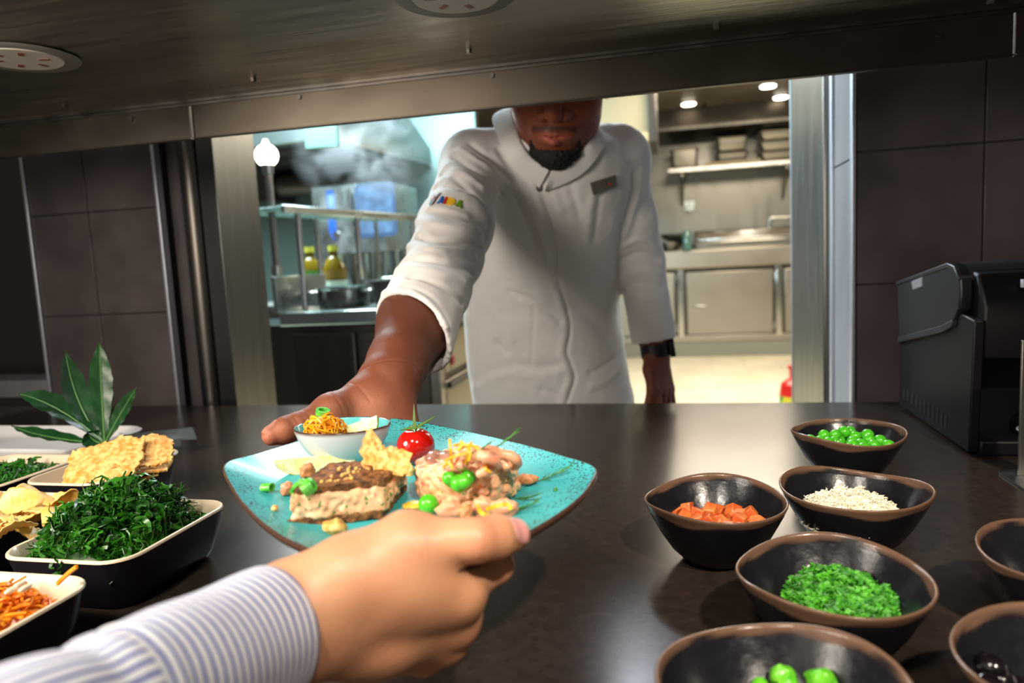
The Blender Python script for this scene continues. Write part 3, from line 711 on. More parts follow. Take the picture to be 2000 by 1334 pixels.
# steam
def steam(name, c, r, dens, lab):
    m = bpy.data.materials.new(name); m.use_nodes = True
    nt = m.node_tree; N = nt.nodes; L = nt.links
    N.remove(N['Principled BSDF'])
    vs = N.new('ShaderNodeVolumePrincipled'); vs.inputs['Color'].default_value = (0.95, 0.97, 1, 1); vs.inputs['Anisotropy'].default_value = 0.3
    tc = N.new('ShaderNodeTexCoord'); n1 = N.new('ShaderNodeTexNoise'); n1.inputs['Scale'].default_value = 5.5; n1.inputs['Detail'].default_value = 5; n1.inputs['Distortion'].default_value = 0.8
    L.new(tc.outputs['Object'], n1.inputs['Vector'])
    mr = N.new('ShaderNodeMapRange'); mr.inputs['From Min'].default_value = 0.47; mr.inputs['From Max'].default_value = 0.72; mr.inputs['To Max'].default_value = dens
    L.new(n1.outputs['Fac'], mr.inputs['Value']); sb2 = N.new('ShaderNodeVectorMath'); sb2.operation = 'SUBTRACT'; sb2.inputs[1].default_value = (.5, .5, .5); L.new(tc.outputs['Generated'], sb2.inputs[0])
    ln = N.new('ShaderNodeVectorMath'); ln.operation = 'LENGTH'; L.new(sb2.outputs[0], ln.inputs[0])
    fo = N.new('ShaderNodeMapRange'); fo.inputs['From Min'].default_value = 0.46; fo.inputs['From Max'].default_value = 0.16; L.new(ln.outputs['Value'], fo.inputs['Value'])
    mm = N.new('ShaderNodeMath'); mm.operation = 'MULTIPLY'; L.new(mr.outputs[0], mm.inputs[0]); L.new(fo.outputs[0], mm.inputs[1])
    L.new(mm.outputs[0], vs.inputs['Density']); L.new(vs.outputs[0], N['Material Output'].inputs['Volume'])
    o = obj(name, MB().ball(c, r, 20, 12), m, smooth=180)
    return tag(o, lab, 'steam', kind='stuff')
p = on_y(715, 300, 3.5)
steam('steam', (p[0], p[1], p[2]), (0.44, 0.36, 0.30), 4.2, 'white steam drifting under the exhaust hood above the oven')
p = on_y(655, 440, 3.0)
steam('steam', (p[0], p[1], p[2]-0.03), (0.09, 0.12, 0.26), 3.5, 'thin column of steam rising from the round pot in front of the oven')
# ================================================================== THINGS ON THE COUNTER
def bowl_inner(rr): return 0.0035+0.0500*(min(rr, 0.066)/0.0605)**2.4          # inner surface height over the counter at radius rr
M['bowl'] = mat('black_brown_glaze', 'ffffff', 0.24, attr='tone', rvar=0.05, bscale=160, bump=0.00022, spec=0.38)
def make_bowl(seed):
    rb = random.Random(seed); ph = rb.uniform(0, 6.28); n = 112
    prof = [(0.0, 0.0), (0.022, 0.0), (0.0265, 0.001), (0.031, 0.0045), (0.040, 0.0135), (0.049, 0.027), (0.0565, 0.041), (0.0592, 0.0465), (0.0603, 0.0485), (0.0609, 0.0502), (0.0616, 0.0518), (0.0623, 0.0535), (0.0634, 0.0556), (0.0638, 0.0572), (0.0631, 0.0582), (0.0618, 0.0577), (0.0609, 0.0560)]
    ins = [(r, bowl_inner(r)) for r in (0.0600, 0.0594, 0.0586, 0.0575, 0.0562, 0.0545, 0.0525, 0.050, 0.044, 0.036, 0.027, 0.017, 0.008, 0.0)]
    full = prof+ins; rings = []; tone = []
    for i, (r, z) in enumerate(full):
        ring = []
        for k in range(n):
            a = 2*math.pi*k/n; f = (z/0.058)
            q = r*(1+0.016*f*math.cos(2*(a-ph))+0.006*f*math.cos(3*a+ph*2))
            zz = z+f*f*f*(0.0022*math.cos(2*(a-ph)+0.6)+0.0012*math.cos(3*a+ph))
            ring.append((q*math.cos(a), q*math.sin(a), zz))
            e = z+0.0018*math.sin(3*a+ph)+0.0012*math.sin(7*a+2*ph)
            lim = 0.0508 if i < 15 else 0.0538
            t = max(0.0, min(1.0, (e-lim)/0.0015+0.5)) if r > 0.05 else 0.0
            dk, br = (0.008, 0.008, 0.011), (0.135, 0.075, 0.046)
            tone.append([dk[c]*(1-t)+br[c]*t for c in range(3)]+[1])
        rings.append(ring)
    b = MB().loft(rings, cap=True)
    return b, tone
def bowl(c, lab, seed, rz=0):
    b, tone = make_bowl(seed)
    o = obj('stoneware_bowl', b, M['bowl'], local=True, attrs={'tone': tone}, smooth=180)
    o.location = (c[0], c[1], ZT)
    return tag(o, lab, 'bowl', 'black brown-rimmed bowls on the counter')
BW = {}
def cpos(px, py): p = on_z(px, py, ZT+0.055); return (float(p[0]), float(p[1]))
BW['peas'] = cpos(1655, 845); BW['parm'] = cpos(1668, 956); BW['tom'] = cpos(1396, 977); BW['pars'] = cpos(1625, 1124); BW['pep'] = cpos(1527, 1342)
p = on_z(1920, 1085, ZT+0.055); BW['empty'] = (p[0]+0.064, p[1]+0.004)
p = on_z(1866, 1290, ZT+0.055); BW['olive'] = (p[0]+0.064, p[1]-0.002)
bowl(BW['peas'], 'black brown-rimmed bowl filled with green peas, farthest back', 1)
bowl(BW['parm'], 'black brown-rimmed bowl holding white grated cheese', 2)
bowl(BW['tom'], 'black brown-rimmed bowl holding orange tomato dice', 3)
bowl(BW['pars'], 'black brown-rimmed bowl with chopped green herbs', 4)
bowl(BW['pep'], 'black brown-rimmed bowl with a few green pepper pieces at the front edge', 5)
bowl(BW['empty'], 'seemingly empty black bowl cut by the right edge below the metal stand', 6)
bowl(BW['olive'], 'black bowl with dark olives cut by the bottom right corner', 7)

def pile(n, r, c, floor, R, seed, tries=40, pack=1.72):
    """Drop n balls of radius r into a bowl at c; floor(rho) is the surface under them."""
    rp = random.Random(seed); P = []
    for _ in range(n):
        best = None
        for _ in range(tries):
            a = rp.uniform(0, 6.283); q = R*math.sqrt(rp.random()); x, y = q*math.cos(a), q*math.sin(a)
            z = floor(q)+r
            for (u, v, w) in P:
                d2 = (x-u)**2+(y-v)**2
                if d2 < (pack*r)**2: z = max(z, w+math.sqrt((pack*r)**2-d2))
            if best is None or z < best[2]: best = (x, y, z)
        P.append(best)
    return [(c[0]+x, c[1]+y, z) for x, y, z in P]
def bfloor(base): return lambda q: max(ZT+bowl_inner(q)+0.0006, ZT+base)
# peas, each one its own object
M['pea'] = mat('green_pea', '3fae1c', 0.22, col2='57bf2a', scale=90, sss=0.25, sssr=(.3, 1, .1), sscale=0.003, bump=0.0002)
pts = pile(58, 0.0074, BW['peas'], bfloor(0.026), 0.044, 5)
pb = MB().ball((0, 0, 0), 0.0074, 18, 11)
pea0 = None
PG = 'green peas in the farthest bowl'
for i, p in enumerate(pts):
    if pea0 is None: o = pea0 = tag(obj('pea', pb, M['pea'], local=True, smooth=180), 'shiny green pea in the heap of peas in the farthest bowl', 'pea', PG)
    else: o = pea0.copy(); COL.objects.link(o)
    o.location = p; s = RND.uniform(0.9, 1.06); o.scale = (s, s*RND.uniform(.93, 1.02), s); o.rotation_euler = (RND.uniform(0, 3), RND.uniform(0, 3), 0)
# tomato dice
M['tomdice'] = mat('tomato_dice', 'd4592a', 0.28, col2='e08a4a', scale=60, sss=0.35, sssr=(1, .4, .2), sscale=0.006, bump=0.0004, bscale=200)
M['tomdice2'] = mat('tomato_dice_skin', 'c23f1e', 0.25, col2='d87a3c', scale=70, sss=0.3, sscale=0.006, bump=0.0004, bscale=200)
protos = []
for k in range(4):
    b = MB(); rk = random.Random(40+k)
    h = 0.0062; v = [(x*h*rk.uniform(.75, 1.1), y*h*rk.uniform(.75, 1.1), z*h*rk.uniform(.7, 1.1)) for x, y, z in [(-1,-1,-1),(1,-1,-1),(1,1,-1),(-1,1,-1),(-1,-1,1),(1,-1,1),(1,1,1),(-1,1,1)]]
    b.add(v, [(3,2,1,0),(4,5,6,7),(0,1,5,4),(1,2,6,5),(2,3,7,6),(3,0,4,7)])
    protos.append(b)
pts = pile(56, 0.0072, BW['tom'], bfloor(0.020), 0.043, 8, pack=1.5)
src = []
for i, p in enumerate(pts):
    k = i % 4
    if i < 4: o = tag(obj('tomato_cube', protos[k], M['tomdice'] if k % 2 else M['tomdice2'], local=True, bevel=0.0012, smooth=60), 'orange-red tomato cube in the heap of dice in the bowl', 'tomato', 'tomato dice in the bowl'); src.append(o)
    else: o = src[k].copy(); COL.objects.link(o)
    o.location = p; o.rotation_euler = (RND.uniform(0, 6), RND.uniform(0, 6), RND.uniform(0, 6))
# green pepper pieces
M['gpep'] = mat('green_pepper', '4fb21e', 0.25, col2='7fce3a', scale=50, sss=0.2, sssr=(.3, 1, .1), sscale=0.003)
def in_bowl(px, py, c, r, lim=0.046):
    z = ZT+0.02
    for _ in range(8):
        q = on_z(px, py, z); d = np.array([q[0]-c[0], q[1]-c[1]]); rho = float(np.linalg.norm(d)); rho = min(rho, lim); z = ZT+bowl_inner(rho)+r
    d = d/(np.linalg.norm(d)+1e-9)*rho
    return (c[0]+float(d[0]), c[1]+float(d[1]), z)
def pep_leaf():
    b = MB(); b.ball((0, 0, 0), (0.0095, 0.0065, 0.0072), 22, 14, lambda p: p+Vector((0, 0, .0022*math.cos(p.x*420)))+Vector((mnoise.noise(p*260), mnoise.noise(p*240), mnoise.noise(p*250)))*.0022); return b
def pep_pod(): return MB().ball((0, 0, 0), (0.0062, 0.0058, 0.0082), 20, 12, lambda p: p+Vector((.0016*math.sin(p.z*200), 0, 0)))
src = []
for i, (px, py, r) in enumerate(((1528, 1316, .0072), (1483, 1322, .0078), (1606, 1330, .007), (1548, 1330, .007), (1508, 1334, .0075), (1570, 1340, .007), (1490, 1345, .007), (1535, 1345, .0072))):
    if i < 2: o = tag(obj('green_pepper_piece', pep_leaf() if i == 0 else pep_pod(), M['gpep'], local=True, smooth=180), 'bright green pepper piece lying in the front bowl', 'pepper', 'green pepper pieces in the front bowl'); src.append(o)
    else: o = src[i % 2].copy(); COL.objects.link(o)
    o.location = in_bowl(px, py, BW['pep'], r); o.rotation_euler = (RND.uniform(-.4, .4), RND.uniform(-.4, .4), RND.uniform(0, 6))
# olives
M['olive'] = mat('black_olive', '120d10', 0.15, spec=0.6)
M['ring'] = mat('brown_olive_ring', '3a2413', 0.3)
src = []
for i, (px, py) in enumerate(((1928, 1302), (1985, 1312), (1955, 1330), (2010, 1330), (1975, 1345), (1930, 1345))):
    if i == 0: o = tag(obj('black_olive', MB().lathe([(0.0, -0.0085), (0.004, -0.008), (0.0072, -0.004), (0.0078, 0), (0.007, 0.0045), (0.0045, 0.008), (0.0025, 0.0078), (0.0022, 0.004), (0, 0.003)], 20), M['olive'], local=True, smooth=180), 'glossy black olive in the bottom right bowl', 'olive', 'olives in the bottom right bowl'); src.append(o)
    else: o = src[0].copy(); COL.objects.link(o)
    o.location = in_bowl(px, py, BW['olive'], 0.0085); o.rotation_euler = (RND.uniform(0.8, 1.8), 0, RND.uniform(0, 6))
# grated cheese, chopped herbs: heaps nobody could count
def heap(name, c, R, base, top, n, mk, m, lab, cat, seed, off=(0, 0), core=None):
    rh = random.Random(seed); b = MB()
    def H(x, y):
        q = math.hypot(x, y)/R
        return ZT+base+(top-base)*max(0.0, 1-q*q)**0.8*(1+.45*mnoise.noise(Vector((x*70+seed, y*70, 0))))
    # a solid mound under the loose pieces
    rings = []
    for j in range(9):
        rad = R*0.98*(1-j/8.0)
        rings.append([(c[0]+off[0]+rad*math.cos(a), c[1]+off[1]+rad*math.sin(a), min(H(rad*math.cos(a), rad*math.sin(a)), 9)-0.002) for a in np.linspace(0, 6.283, 28, endpoint=False)])
    b.loft([[(x, y, z-0.003) for x, y, z in rings[0]]]+rings)
    for _ in range(n):
        a = rh.uniform(0, 6.283); q = R*math.sqrt(rh.random())
        x, y = q*math.cos(a), q*math.sin(a)
        mk(b, Vector((c[0]+off[0]+x, c[1]+off[1]+y, H(x, y)+rh.uniform(-0.001, 0.0022))), rh)
    return tag(obj(name, b, m, smooth=50), lab, cat, kind='stuff')
def cheese_bit(b, p, r):
    d = Vector((r.uniform(-1, 1), r.uniform(-1, 1), r.uniform(-.35, .5))).normalized(); l = r.uniform(.003, .0075)
    s = Vector((r.uniform(-1, 1), r.uniform(-1, 1), r.uniform(-1, 1)))*0.0012
    b.tube([p-d*l/2, p+s, p+d*l/2], [0.0004, 0.0006, 0.0003], 5)
M['cheese'] = mat('grated_cheese', 'f4e8cb', 0.55, col2='fcf4e2', scale=200, sss=0.15, sssr=(1, .9, .6), sscale=0.002)
q = on_z(1655, 962, ZT+0.04)
heap('grated_cheese', BW['parm'], 0.047, 0.0285, 0.051, 1700, cheese_bit, M['cheese'], 'heap of white grated cheese in the bowl beside the tomato dice', 'cheese', 21, off=(-0.003, -0.001))
def herb_bit(b, p, r):
    a = r.uniform(0, 6.28); d = Vector((math.cos(a), math.sin(a), r.uniform(-.3, .9))).normalized(); l = r.uniform(.003, .009); wd = r.uniform(.0006, .0019)
    s = d.orthogonal().normalized()*wd; u = d.cross(s).normalized()*0.0007*r.uniform(-1, 1)
    v = [p-d*l/2, p+s+u, p+d*l/2, p-s+u]
    b.add([tuple(k) for k in v]+[tuple(k+Vector((0, 0, -0.0003))) for k in v], [(0,1,2,3),(7,6,5,4),(0,4,5,1),(1,5,6,2),(2,6,7,3),(3,7,4,0)])
M['herb'] = mat('chopped_parsley', '1f6a10', 0.5, col2='55b424', scale=110, lo=.36, hi=.64)
q = on_z(1652, 1168, ZT+0.022)
heap('chopped_herbs', (q[0], q[1]), 0.045, 0.0245, 0.040, 2600, herb_bit, M['herb'], 'heap of bright green chopped herbs in the bowl in front of the cheese', 'herbs', 22)

# ---------------------------------------------------------------- trays on the left
M['tray_black'] = mat('matt_black_melamine', '17141a', 0.34, spec=0.45)
M['tray_cream'] = mat('cream_glaze', 'e6d3b6', 0.3)
def tray(x0, x1, y0, y1, lab, h=0.05):
    cx, cy = (x0+x1)/2, (y0+y1)/2; hx, hy = (x1-x0)/2, (y1-y0)/2
    t = thing('serving_tray', (cx, cy, ZT), lab, 'tray', 'black trays with cream insides on the counter')
    def rr(f, z, inset=0.0, r=0.026): return [(cx+a, cy+c, ZT+z) for a, c in rrect(hx*f-inset, hy*f-inset, max(0.004, r*f-inset), 8)]
    obj('outer_shell', MB().loft([rr(.74, 0), rr(.80, 0.002), rr(.86, 0.01), rr(.925, 0.024), rr(.975, 0.040), rr(1, h-0.002), rr(1, h-0.002, 0.003)], cap='start'), M['tray_black'], t, smooth=50)
    obj('cream_lining', MB().loft([rr(1, h-0.002, -0.0006), rr(1, h-0.0005, -0.0004), rr(1, h+0.0006, 0.0008), rr(1, h, 0.0028), rr(.975, 0.040, 0.0032), rr(.925, 0.026, 0.0032), rr(.86, 0.013, 0.0035), rr(.80, 0.0062, 0.004), rr(.70, 0.005, 0.004)], cap='end'), M['tray_cream'], t, smooth=60)
    return t
tray(-0.579, -0.447, 0.474, 0.627, 'black serving tray with cream lining heaped with dark fried greens')
tray(-0.760, -0.647, 0.666, 0.818, 'black serving tray with cream lining holding flat cheese crackers')
tray(-0.768, -0.632, 0.480, 0.636, 'black serving tray with cream lining full of ridged potato crisps')
tray(-0.580, -0.444, 0.295, 0.449, 'black serving tray with cream lining full of orange carrot strips, nearest to the striped sleeve')
tray(-0.905, -0.772, 0.640, 0.785, 'cream lined tray of chopped greens cut by the left edge')
# fried greens
M['kale'] = mat('fried_greens', '123d0c', 0.30, col2='3a8a1c', scale=42, detail=3, lo=.36, hi=.70, spec=0.55)
def kale_bit(b, p, r, big=1.0):
    a = r.uniform(0, 6.28); d = Vector((math.cos(a), math.sin(a), r.uniform(-.7, 1.0))).normalized()
    l = r.choice((r.uniform(.010, .02), r.uniform(.016, .034)))*big; c = d.orthogonal().normalized(); c.rotate(Matrix.Rotation(r.uniform(0, 6.28), 3, d)); e = d.cross(c)
    cur = r.uniform(.15, .45); pts = []
    for k in range(8):
        u = k/7-.5; pts.append(p+d*l*u+c*l*cur*math.sin(u*5+a)*.6+e*l*.18*math.sin(u*9+2*a))
    w = r.choice((r.uniform(.0012, .0028), r.uniform(.003, .0062)))*big
    nrm = Vector((r.uniform(-1, 1), r.uniform(-1, 1), r.uniform(-.2, 1)))
    b.strip(pts, [w*(.25+.75*math.sin(math.pi*min(1, (k+.6)/7.6)))*(1+.35*math.sin(k*2.7+a)) for k in range(8)], nrm, 0.0004)
def mound(name, cx, cy, hx, hy, base, top, n, mk, m, lab, cat, seed, peak=(0, 0), edge=0.9, under=0.004, powr=1.0, lump_=0.0):
    rh = random.Random(seed); b = MB()
    def H(u, v):
        q = min(1.0, ((u-peak[0])**2+(v-peak[1])**2)/(1+0.5*(peak[0]**2+peak[1]**2)))
        return ZT+base+(top-base)*(1-q)**powr+lump_*(mnoise.noise(Vector((u*2.2+seed, v*2.6, 0)))+.5*mnoise.noise(Vector((u*5, v*5+seed, 3))))*(1-q*q)
    N = 16; rings = []
    for j in range(8):
        f = (1-j/7.5)
        rings.append([(cx+a*edge*f, cy+c*edge*f, H(a*edge*f/hx, c*edge*f/hy)-under) for a, c in rrect(hx, hy, 0.02, 5)])
    b.loft([[(x, y, z-0.004) for x, y, z in rings[0]]]+rings)
    for _ in range(n):
        u, v = rh.uniform(-1, 1)*edge, rh.uniform(-1, 1)*edge
        mk(b, Vector((cx+u*hx, cy+v*hy, H(u, v)+rh.uniform(-.003, .004))), rh)
    return tag(obj(name, b, m, smooth=60), lab, cat, kind='stuff')
mound('fried_greens', -0.514, 0.549, 0.062, 0.072, 0.036, 0.086, 1250, kale_bit, M['kale'], 'glossy heap of dark green fried leaves in the tray beside the striped sleeve', 'greens', 31, peak=(-0.05, 0.0), edge=0.80, under=0.009, lump_=0.016)
mound('chopped_greens', -0.84, 0.712, 0.062, 0.068, 0.030, 0.050, 420, kale_bit, mat('chopped_greens', '1f5a14', 0.45, col2='2f7d1c', scale=50), 'low heap of chopped greens in the tray cut by the left edge', 'greens', 32, edge=0.86, under=0.006)
# a long sprig hanging over the near rim
b = MB()
for k in range(9):
    t_ = k/8; kale_bit(b, Vector((-0.503-0.012*t_, 0.487-0.016*t_, ZT+0.062-0.022*t_*t_)), random.Random(70+k), 0.8)
tag(obj('green_sprig', b, M['kale'], smooth=60), 'loose green sprig hanging over the near rim of the fried greens tray', 'sprig')
# carrot strips
M['carrot'] = mat('carrot_strip', 'ee7d0e', 0.36, col2='fbae2a', scale=45, lo=.4, hi=.62, sss=0.2, sssr=(1, .5, .1), sscale=0.003)
def carrot_bit(b, p, r):
    a = r.uniform(0, 6.28); d = Vector((math.cos(a), math.sin(a), r.uniform(-.4, .65))).normalized(); l = r.uniform(.009, .022)
    c = Vector((r.uniform(-1, 1), r.uniform(-1, 1), r.uniform(-.2, .9))).normalized()*l*r.uniform(.05, .3)
    wd = r.uniform(.0017, .0034)
    b.strip(catmull([p-d*l/2, p-d*l*.12+c, p+d*l*.15+c*.8, p+d*l/2-c*.2], 3), [wd*(0.6+0.4*math.sin(math.pi*j/9)) for j in range(10)], (r.uniform(-.7, .7), r.uniform(-.7, .7), 1), 0.0016)
mound('carrot_strips', -0.512, 0.372, 0.064, 0.072, 0.034, 0.063, 900, carrot_bit, M['carrot'], 'orange heap of shredded carrot strips in the tray nearest to the sleeve', 'carrot', 33, edge=0.83, under=0.006)
q = on_z(150, 1107, ZT+0.07); q2 = on_z(112, 1140, ZT+0.052)
tag(obj('carrot_strip', MB().strip(catmull([q2, (q+q2)/2+np.array([0.002, 0, 0.002]), q], 5), 0.003, (0, -1, 0.6), 0.0018), M['carrot']), 'single carrot strip sticking up out of the orange heap', 'carrot')
b = MB()
for px, py, l in ((38, 1142, .011), (46, 1148, .009), (22, 1152, .012)):
    q = on_z(px, py, ZT+0.064); b.ball(q, (0.0028, l/2, 0.0024), 10, 8)
for k, (px, py) in enumerate(((38, 1142), (49, 1149), (22, 1153))):
    q = on_z(px, py, ZT+0.064)
    tag(obj('pale_seed', MB().ball((0, 0, 0), (0.0026, 0.0056, 0.0022), 12, 8), mat('pale_seed_%d' % k, 'f0dcbc', 0.4), local=True, smooth=180), 'pale seed lying on top of the carrot strips', 'seed', 'pale seeds on the carrot strips').location = q
# potato crisps
M['crisp'] = mat('potato_crisp', 'e9b85a', 0.4, col2='f3cf80', scale=60, lo=.35, hi=.65, bump=0.0004, bscale=220, sss=0.15, sscale=0.003)
def crisp(rx, ry, k, seed):
    n = 20; b = MB(); rc = random.Random(seed); ph = rc.uniform(0, 6)
    def P(u, v):
        x, y = u*rx, v*ry
        z = 0.008*(u*u-v*v)*k+0.0008*math.sin(u*26)+0.0012*math.sin(3*u+ph)*math.cos(2*v)
        return (x, y, z)
    top, bot = [], []
    rings = []
    for j in range(11):
        f = j/10
        rings.append([P(f*math.cos(a)*(1+.05*math.sin(3*a+ph)), f*math.sin(a)*(1+.06*math.sin(5*a+ph))) for a in np.linspace(0, 6.283, 40, endpoint=False)])
    lo = [[(x, y, z-0.0011) for x, y, z in r] for r in rings]
    b.loft(lo[::-1][0:0]+[r for r in lo]+rings[::-1], cap=True)
    return b
spots = [(0, 985, .022, .3, .9), (38, 1010, .021, -.5, .2), (30, 985, .024, .5, -.2), (70, 975, .024, .35, .5), (105, 985, .020, -.3, .3), (120, 978, .017, .6, .3), (85, 1005, .019, .2, -.5), (60, 1030, .021, -.2, .6), (15, 1040, .022, -.4, -.3), (-25, 1000, .022, .3, .3), (-30, 1040, .022, .1, .2), (110, 1003, .016, -.1, -.2)]
for i, (px, py, r, tx, ty) in enumerate(spots):
    zc = ZT+0.050+0.004*(i % 3)
    q = on_z(px, py, zc)
    o = tag(obj('potato_crisp', crisp(r, r*.78, 1 if i % 2 else -.7, i), M['crisp'], local=True, smooth=180), 'golden ridged potato crisp in the tray of crisps by the left edge', 'crisp', 'potato crisps in the tray')
    o.location = q; o.rotation_euler = (tx, ty, RND.uniform(0, 6))
b = MB(); rc = random.Random(4)
for k in range(26): 
    b.add([tuple(v) for v in [(0,0,0)]], [])
mound('crisp_pieces', -0.700, 0.556, 0.060, 0.070, 0.028, 0.046, 260, lambda b, p, r: b.strip(catmull([p+Vector((r.uniform(-.012, .012), r.uniform(-.012, .012), r.uniform(-.003, .005))), p, p+Vector((r.uniform(-.012, .012), r.uniform(-.012, .012), r.uniform(-.003, .005)))], 3), r.uniform(.005, .010), (r.uniform(-.5, .5), r.uniform(-.5, .5), 1), 0.001), M['crisp'], 'broken crisp pieces filling the tray under the ridged crisps', 'crisps', 35, edge=0.84, under=0.004)
# flat cheese crackers
M['cracker'] = mat('cheese_cracker', 'e0963a', 0.55, col2='f7d083', scale=150, detail=5, lo=.38, hi=.60, bump=0.0022, bscale=300, sss=0.2, sssr=(1, .6, .2), sscale=0.003)
def cracker(poly, seed, th=0.0028, curl=0.004):
    """A ragged baked sheet: poly outlines it, the edge is nibbled, both faces are bumpy."""
    rc = random.Random(seed); out = []
    n = len(poly)
    for i in range(n):
        a, c = Vector(poly[i]+(0,)), Vector(poly[(i+1) % n]+(0,)); m = max(2, int((c-a).length/0.0035))
        for k in range(m): out.append(a.lerp(c, k/m)+Vector((rc.uniform(-.0021, .0021), rc.uniform(-.0021, .0021), 0)))
    cen = sum(out, Vector((0, 0, 0)))/len(out)
    def bumpz(p, s): return curl*math.sin(p.x*55+seed)*math.cos(p.y*48+seed*2)+0.0011*mnoise.noise(p*420+Vector((0, 0, s)))
    rings = []
    for f in (1, .93, .82, .68, .54, .4, .27, .14, .02):
        rings.append([(lambda p: (p.x, p.y, -th/2+bumpz(p, 5)))(cen.lerp(o, f)) for o in out])
    up = []
    for f in (.02, .14, .27, .4, .54, .68, .82, .93, 1):
        up.append([(lambda p: (p.x, p.y, th/2+bumpz(p, 9)))(cen.lerp(o, f)) for o in out])
    return MB().loft(rings[::-1]+up[::-1], cap=True)
poly = [(-.040, -.028), (.036, -.031), (.043, .018), (.016, .034), (-.036, .027)]
for i, (px, py, z, rx, ry, rz, s, lab) in enumerate((
        (242, 925, .036, .06, .04, .35, 1.0, 'cheese cracker at the bottom of the overlapping cracker stack'),
        (252, 915, .045, .20, .05, .50, 1.0, 'cheese cracker lying second from the bottom of the cracker stack'),
        (268, 903, .054, .30, .02, .62, .95, 'cheese cracker in the middle of the stack with a bright ragged edge'),
        (278, 884, .067, .42, -.04, .72, .85, 'thin ribbed cheese cracker sticking up at the far end of the stack'),
        (200, 903, .063, .58, -.16, .40, 1.12, 'large sunlit cheese cracker on top of the stack facing the viewer'))):
    q = on_z(px, py, ZT+z)
    o = tag(obj('cheese_cracker', cracker(poly, i+1), M['cracker'], local=True, smooth=60), lab, 'cracker', 'cheese crackers in the tray')
    o.location = q; o.rotation_euler = (rx, ry, rz); o.scale = (s, s, 1)
# white platter at the far left
M['white_glaze'] = mat('white_glaze', 'e9e9ea', 0.18)
t = thing('white_platter', (-1.15, 0.97, ZT), 'white shiny platter edge behind the leaf at the far left', 'platter')
def pr(f, z, i=0): return [(-1.12+a, 0.945+c, ZT+z) for a, c in rrect(0.245*f-i, 0.075*f-i, 0.035*f, 8)]
obj('platter_body', MB().loft([pr(.8, 0), pr(.9, .008), pr(1, .026), pr(1.02, .031), pr(1.0, .033), pr(.97, .031), pr(.9, .02), pr(.8, .014)]), M['white_glaze'], t, smooth=70)
# leaf of a fatsia standing behind the crackers
M['leaf'] = mat('glossy_leaf', '1a4c24', 0.36, col2='103519', scale=30, lo=.35, hi=.7, spec=0.6, bump=0.0005, bscale=60)
M['vein'] = mat('leaf_vein', '5f8f4a', 0.4)
base = on_y(205, 868, 0.842)
t = thing('fatsia_leaf', (base[0], base[1], ZT+0.02), 'glossy dark green leaf with long lobes standing behind the cracker tray', 'leaf')
def leaflet(tip, mid, wid, tw=0.0, fold=0.25, wave=0.0):
    base_ = Vector(base); tip = Vector(tip); mid = Vector(mid)
    pts = [(1-s)**2*base_+2*s*(1-s)*mid+s*s*tip for s in [k/21 for k in range(22)]]
    view = Vector(CO)-base_
    b = MB(); top = []
    for i, p in enumerate(pts):
        s = i/21; tg = (pts[min(i+1, 21)]-pts[max(i-1, 0)]).normalized()
        side = tg.cross(view).normalized(); side.rotate(Matrix.Rotation(tw, 3, tg)); nn_ = side.cross(tg).normalized()
        if nn_.dot(view) < 0: nn_ = -nn_
        wdt = wid*(max(0, math.sin(math.pi*min(1, s*1.02)**1.35))**0.85)*(1+0.05*math.sin(s*44))+0.0012*(1-s)
        row = []
        for j in range(9):
            u = (j-4)/4
            row.append(p+side*wdt*u-nn_*(fold*wdt*(1-abs(u)))+nn_*0.0012*math.sin(s*30+u*3)*abs(u)+nn_*wave*wdt*abs(u)*math.sin(s*9))
        top.append((row, nn_))
    rings = []
    for row, nn_ in top: rings.append([tuple(q) for q in row]+[tuple(q-nn_*0.0005) for q in row[::-1]])
    b.loft(rings)
    o = obj('lobe', b, M['leaf'], t, smooth=60)
    obj('midrib', MB().tube([r[4]+n_*0.0003 for r, n_ in top], [0.0013-0.0010*k/21 for k in range(22)], 6), M['vein'], o)
L3 = lambda px, py, y: on_y(px, py, y)
leaflet(L3(127, 684, .85), L3(150, 800, .84), .0170, .35)
leaflet(L3(194, 668, .86), L3(196, 760, .85), .0145, -.15)
leaflet(L3(267, 757, .85), L3(228, 810, .85), .0100, -.5)
leaflet(L3(36, 770, .80), L3(110, 770, .82), .0185, .7, .3)
leaflet(L3(22, 832, .83), L3(95, 850, .84), .0140, 1.0, .3)
leaflet(L3(172, 842, .83), L3(178, 860, .835), .0150, 0.3)
obj('petiole', MB().tube(catmull([tuple(base), (base[0]+0.002, base[1]-0.002, base[2]-0.015), (base[0]+0.006, base[1], ZT+0.004)], 5), 0.0022, 8), M['vein'], t)
# clear acrylic tongs behind the crackers
t = thing('acrylic_tongs', (-0.77, 0.95, ZT), 'clear acrylic serving tongs pointing right behind the cracker tray', 'tongs')
M['acrylic'] = mat('clear_acrylic', 'dfeeee', 0.04, trans=0.92, ior=1.45)
def blade(a, b_, c_, w0, w1):
    return MB().strip(catmull([a, b_, c_], 8), [w0+(w1-w0)*k/16 for k in range(17)], (0.1, -0.5, 0.8), 0.0022)
obj('upper_blade', blade(on_z(238, 856, ZT+.036), on_z(300, 852, ZT+.040), on_z(380, 846, ZT+.034), .012, .030), M['acrylic'], t)
obj('lower_blade', blade(on_z(238, 858, ZT+.026), on_z(290, 862, ZT+.022), on_z(352, 862, ZT+.014), .012, .030), M['acrylic'], t)
p = on_z(236, 850, ZT+.034)
obj('pivot_knob', MB().ball(p, .0045, 14, 10), M['white_glaze'], t, smooth=180)
obj('prop', MB().cyl((p[0], p[1]+0.004, ZT), (p[0], p[1]+0.004, ZT+.03), .004, 10), M['acrylic'], t)
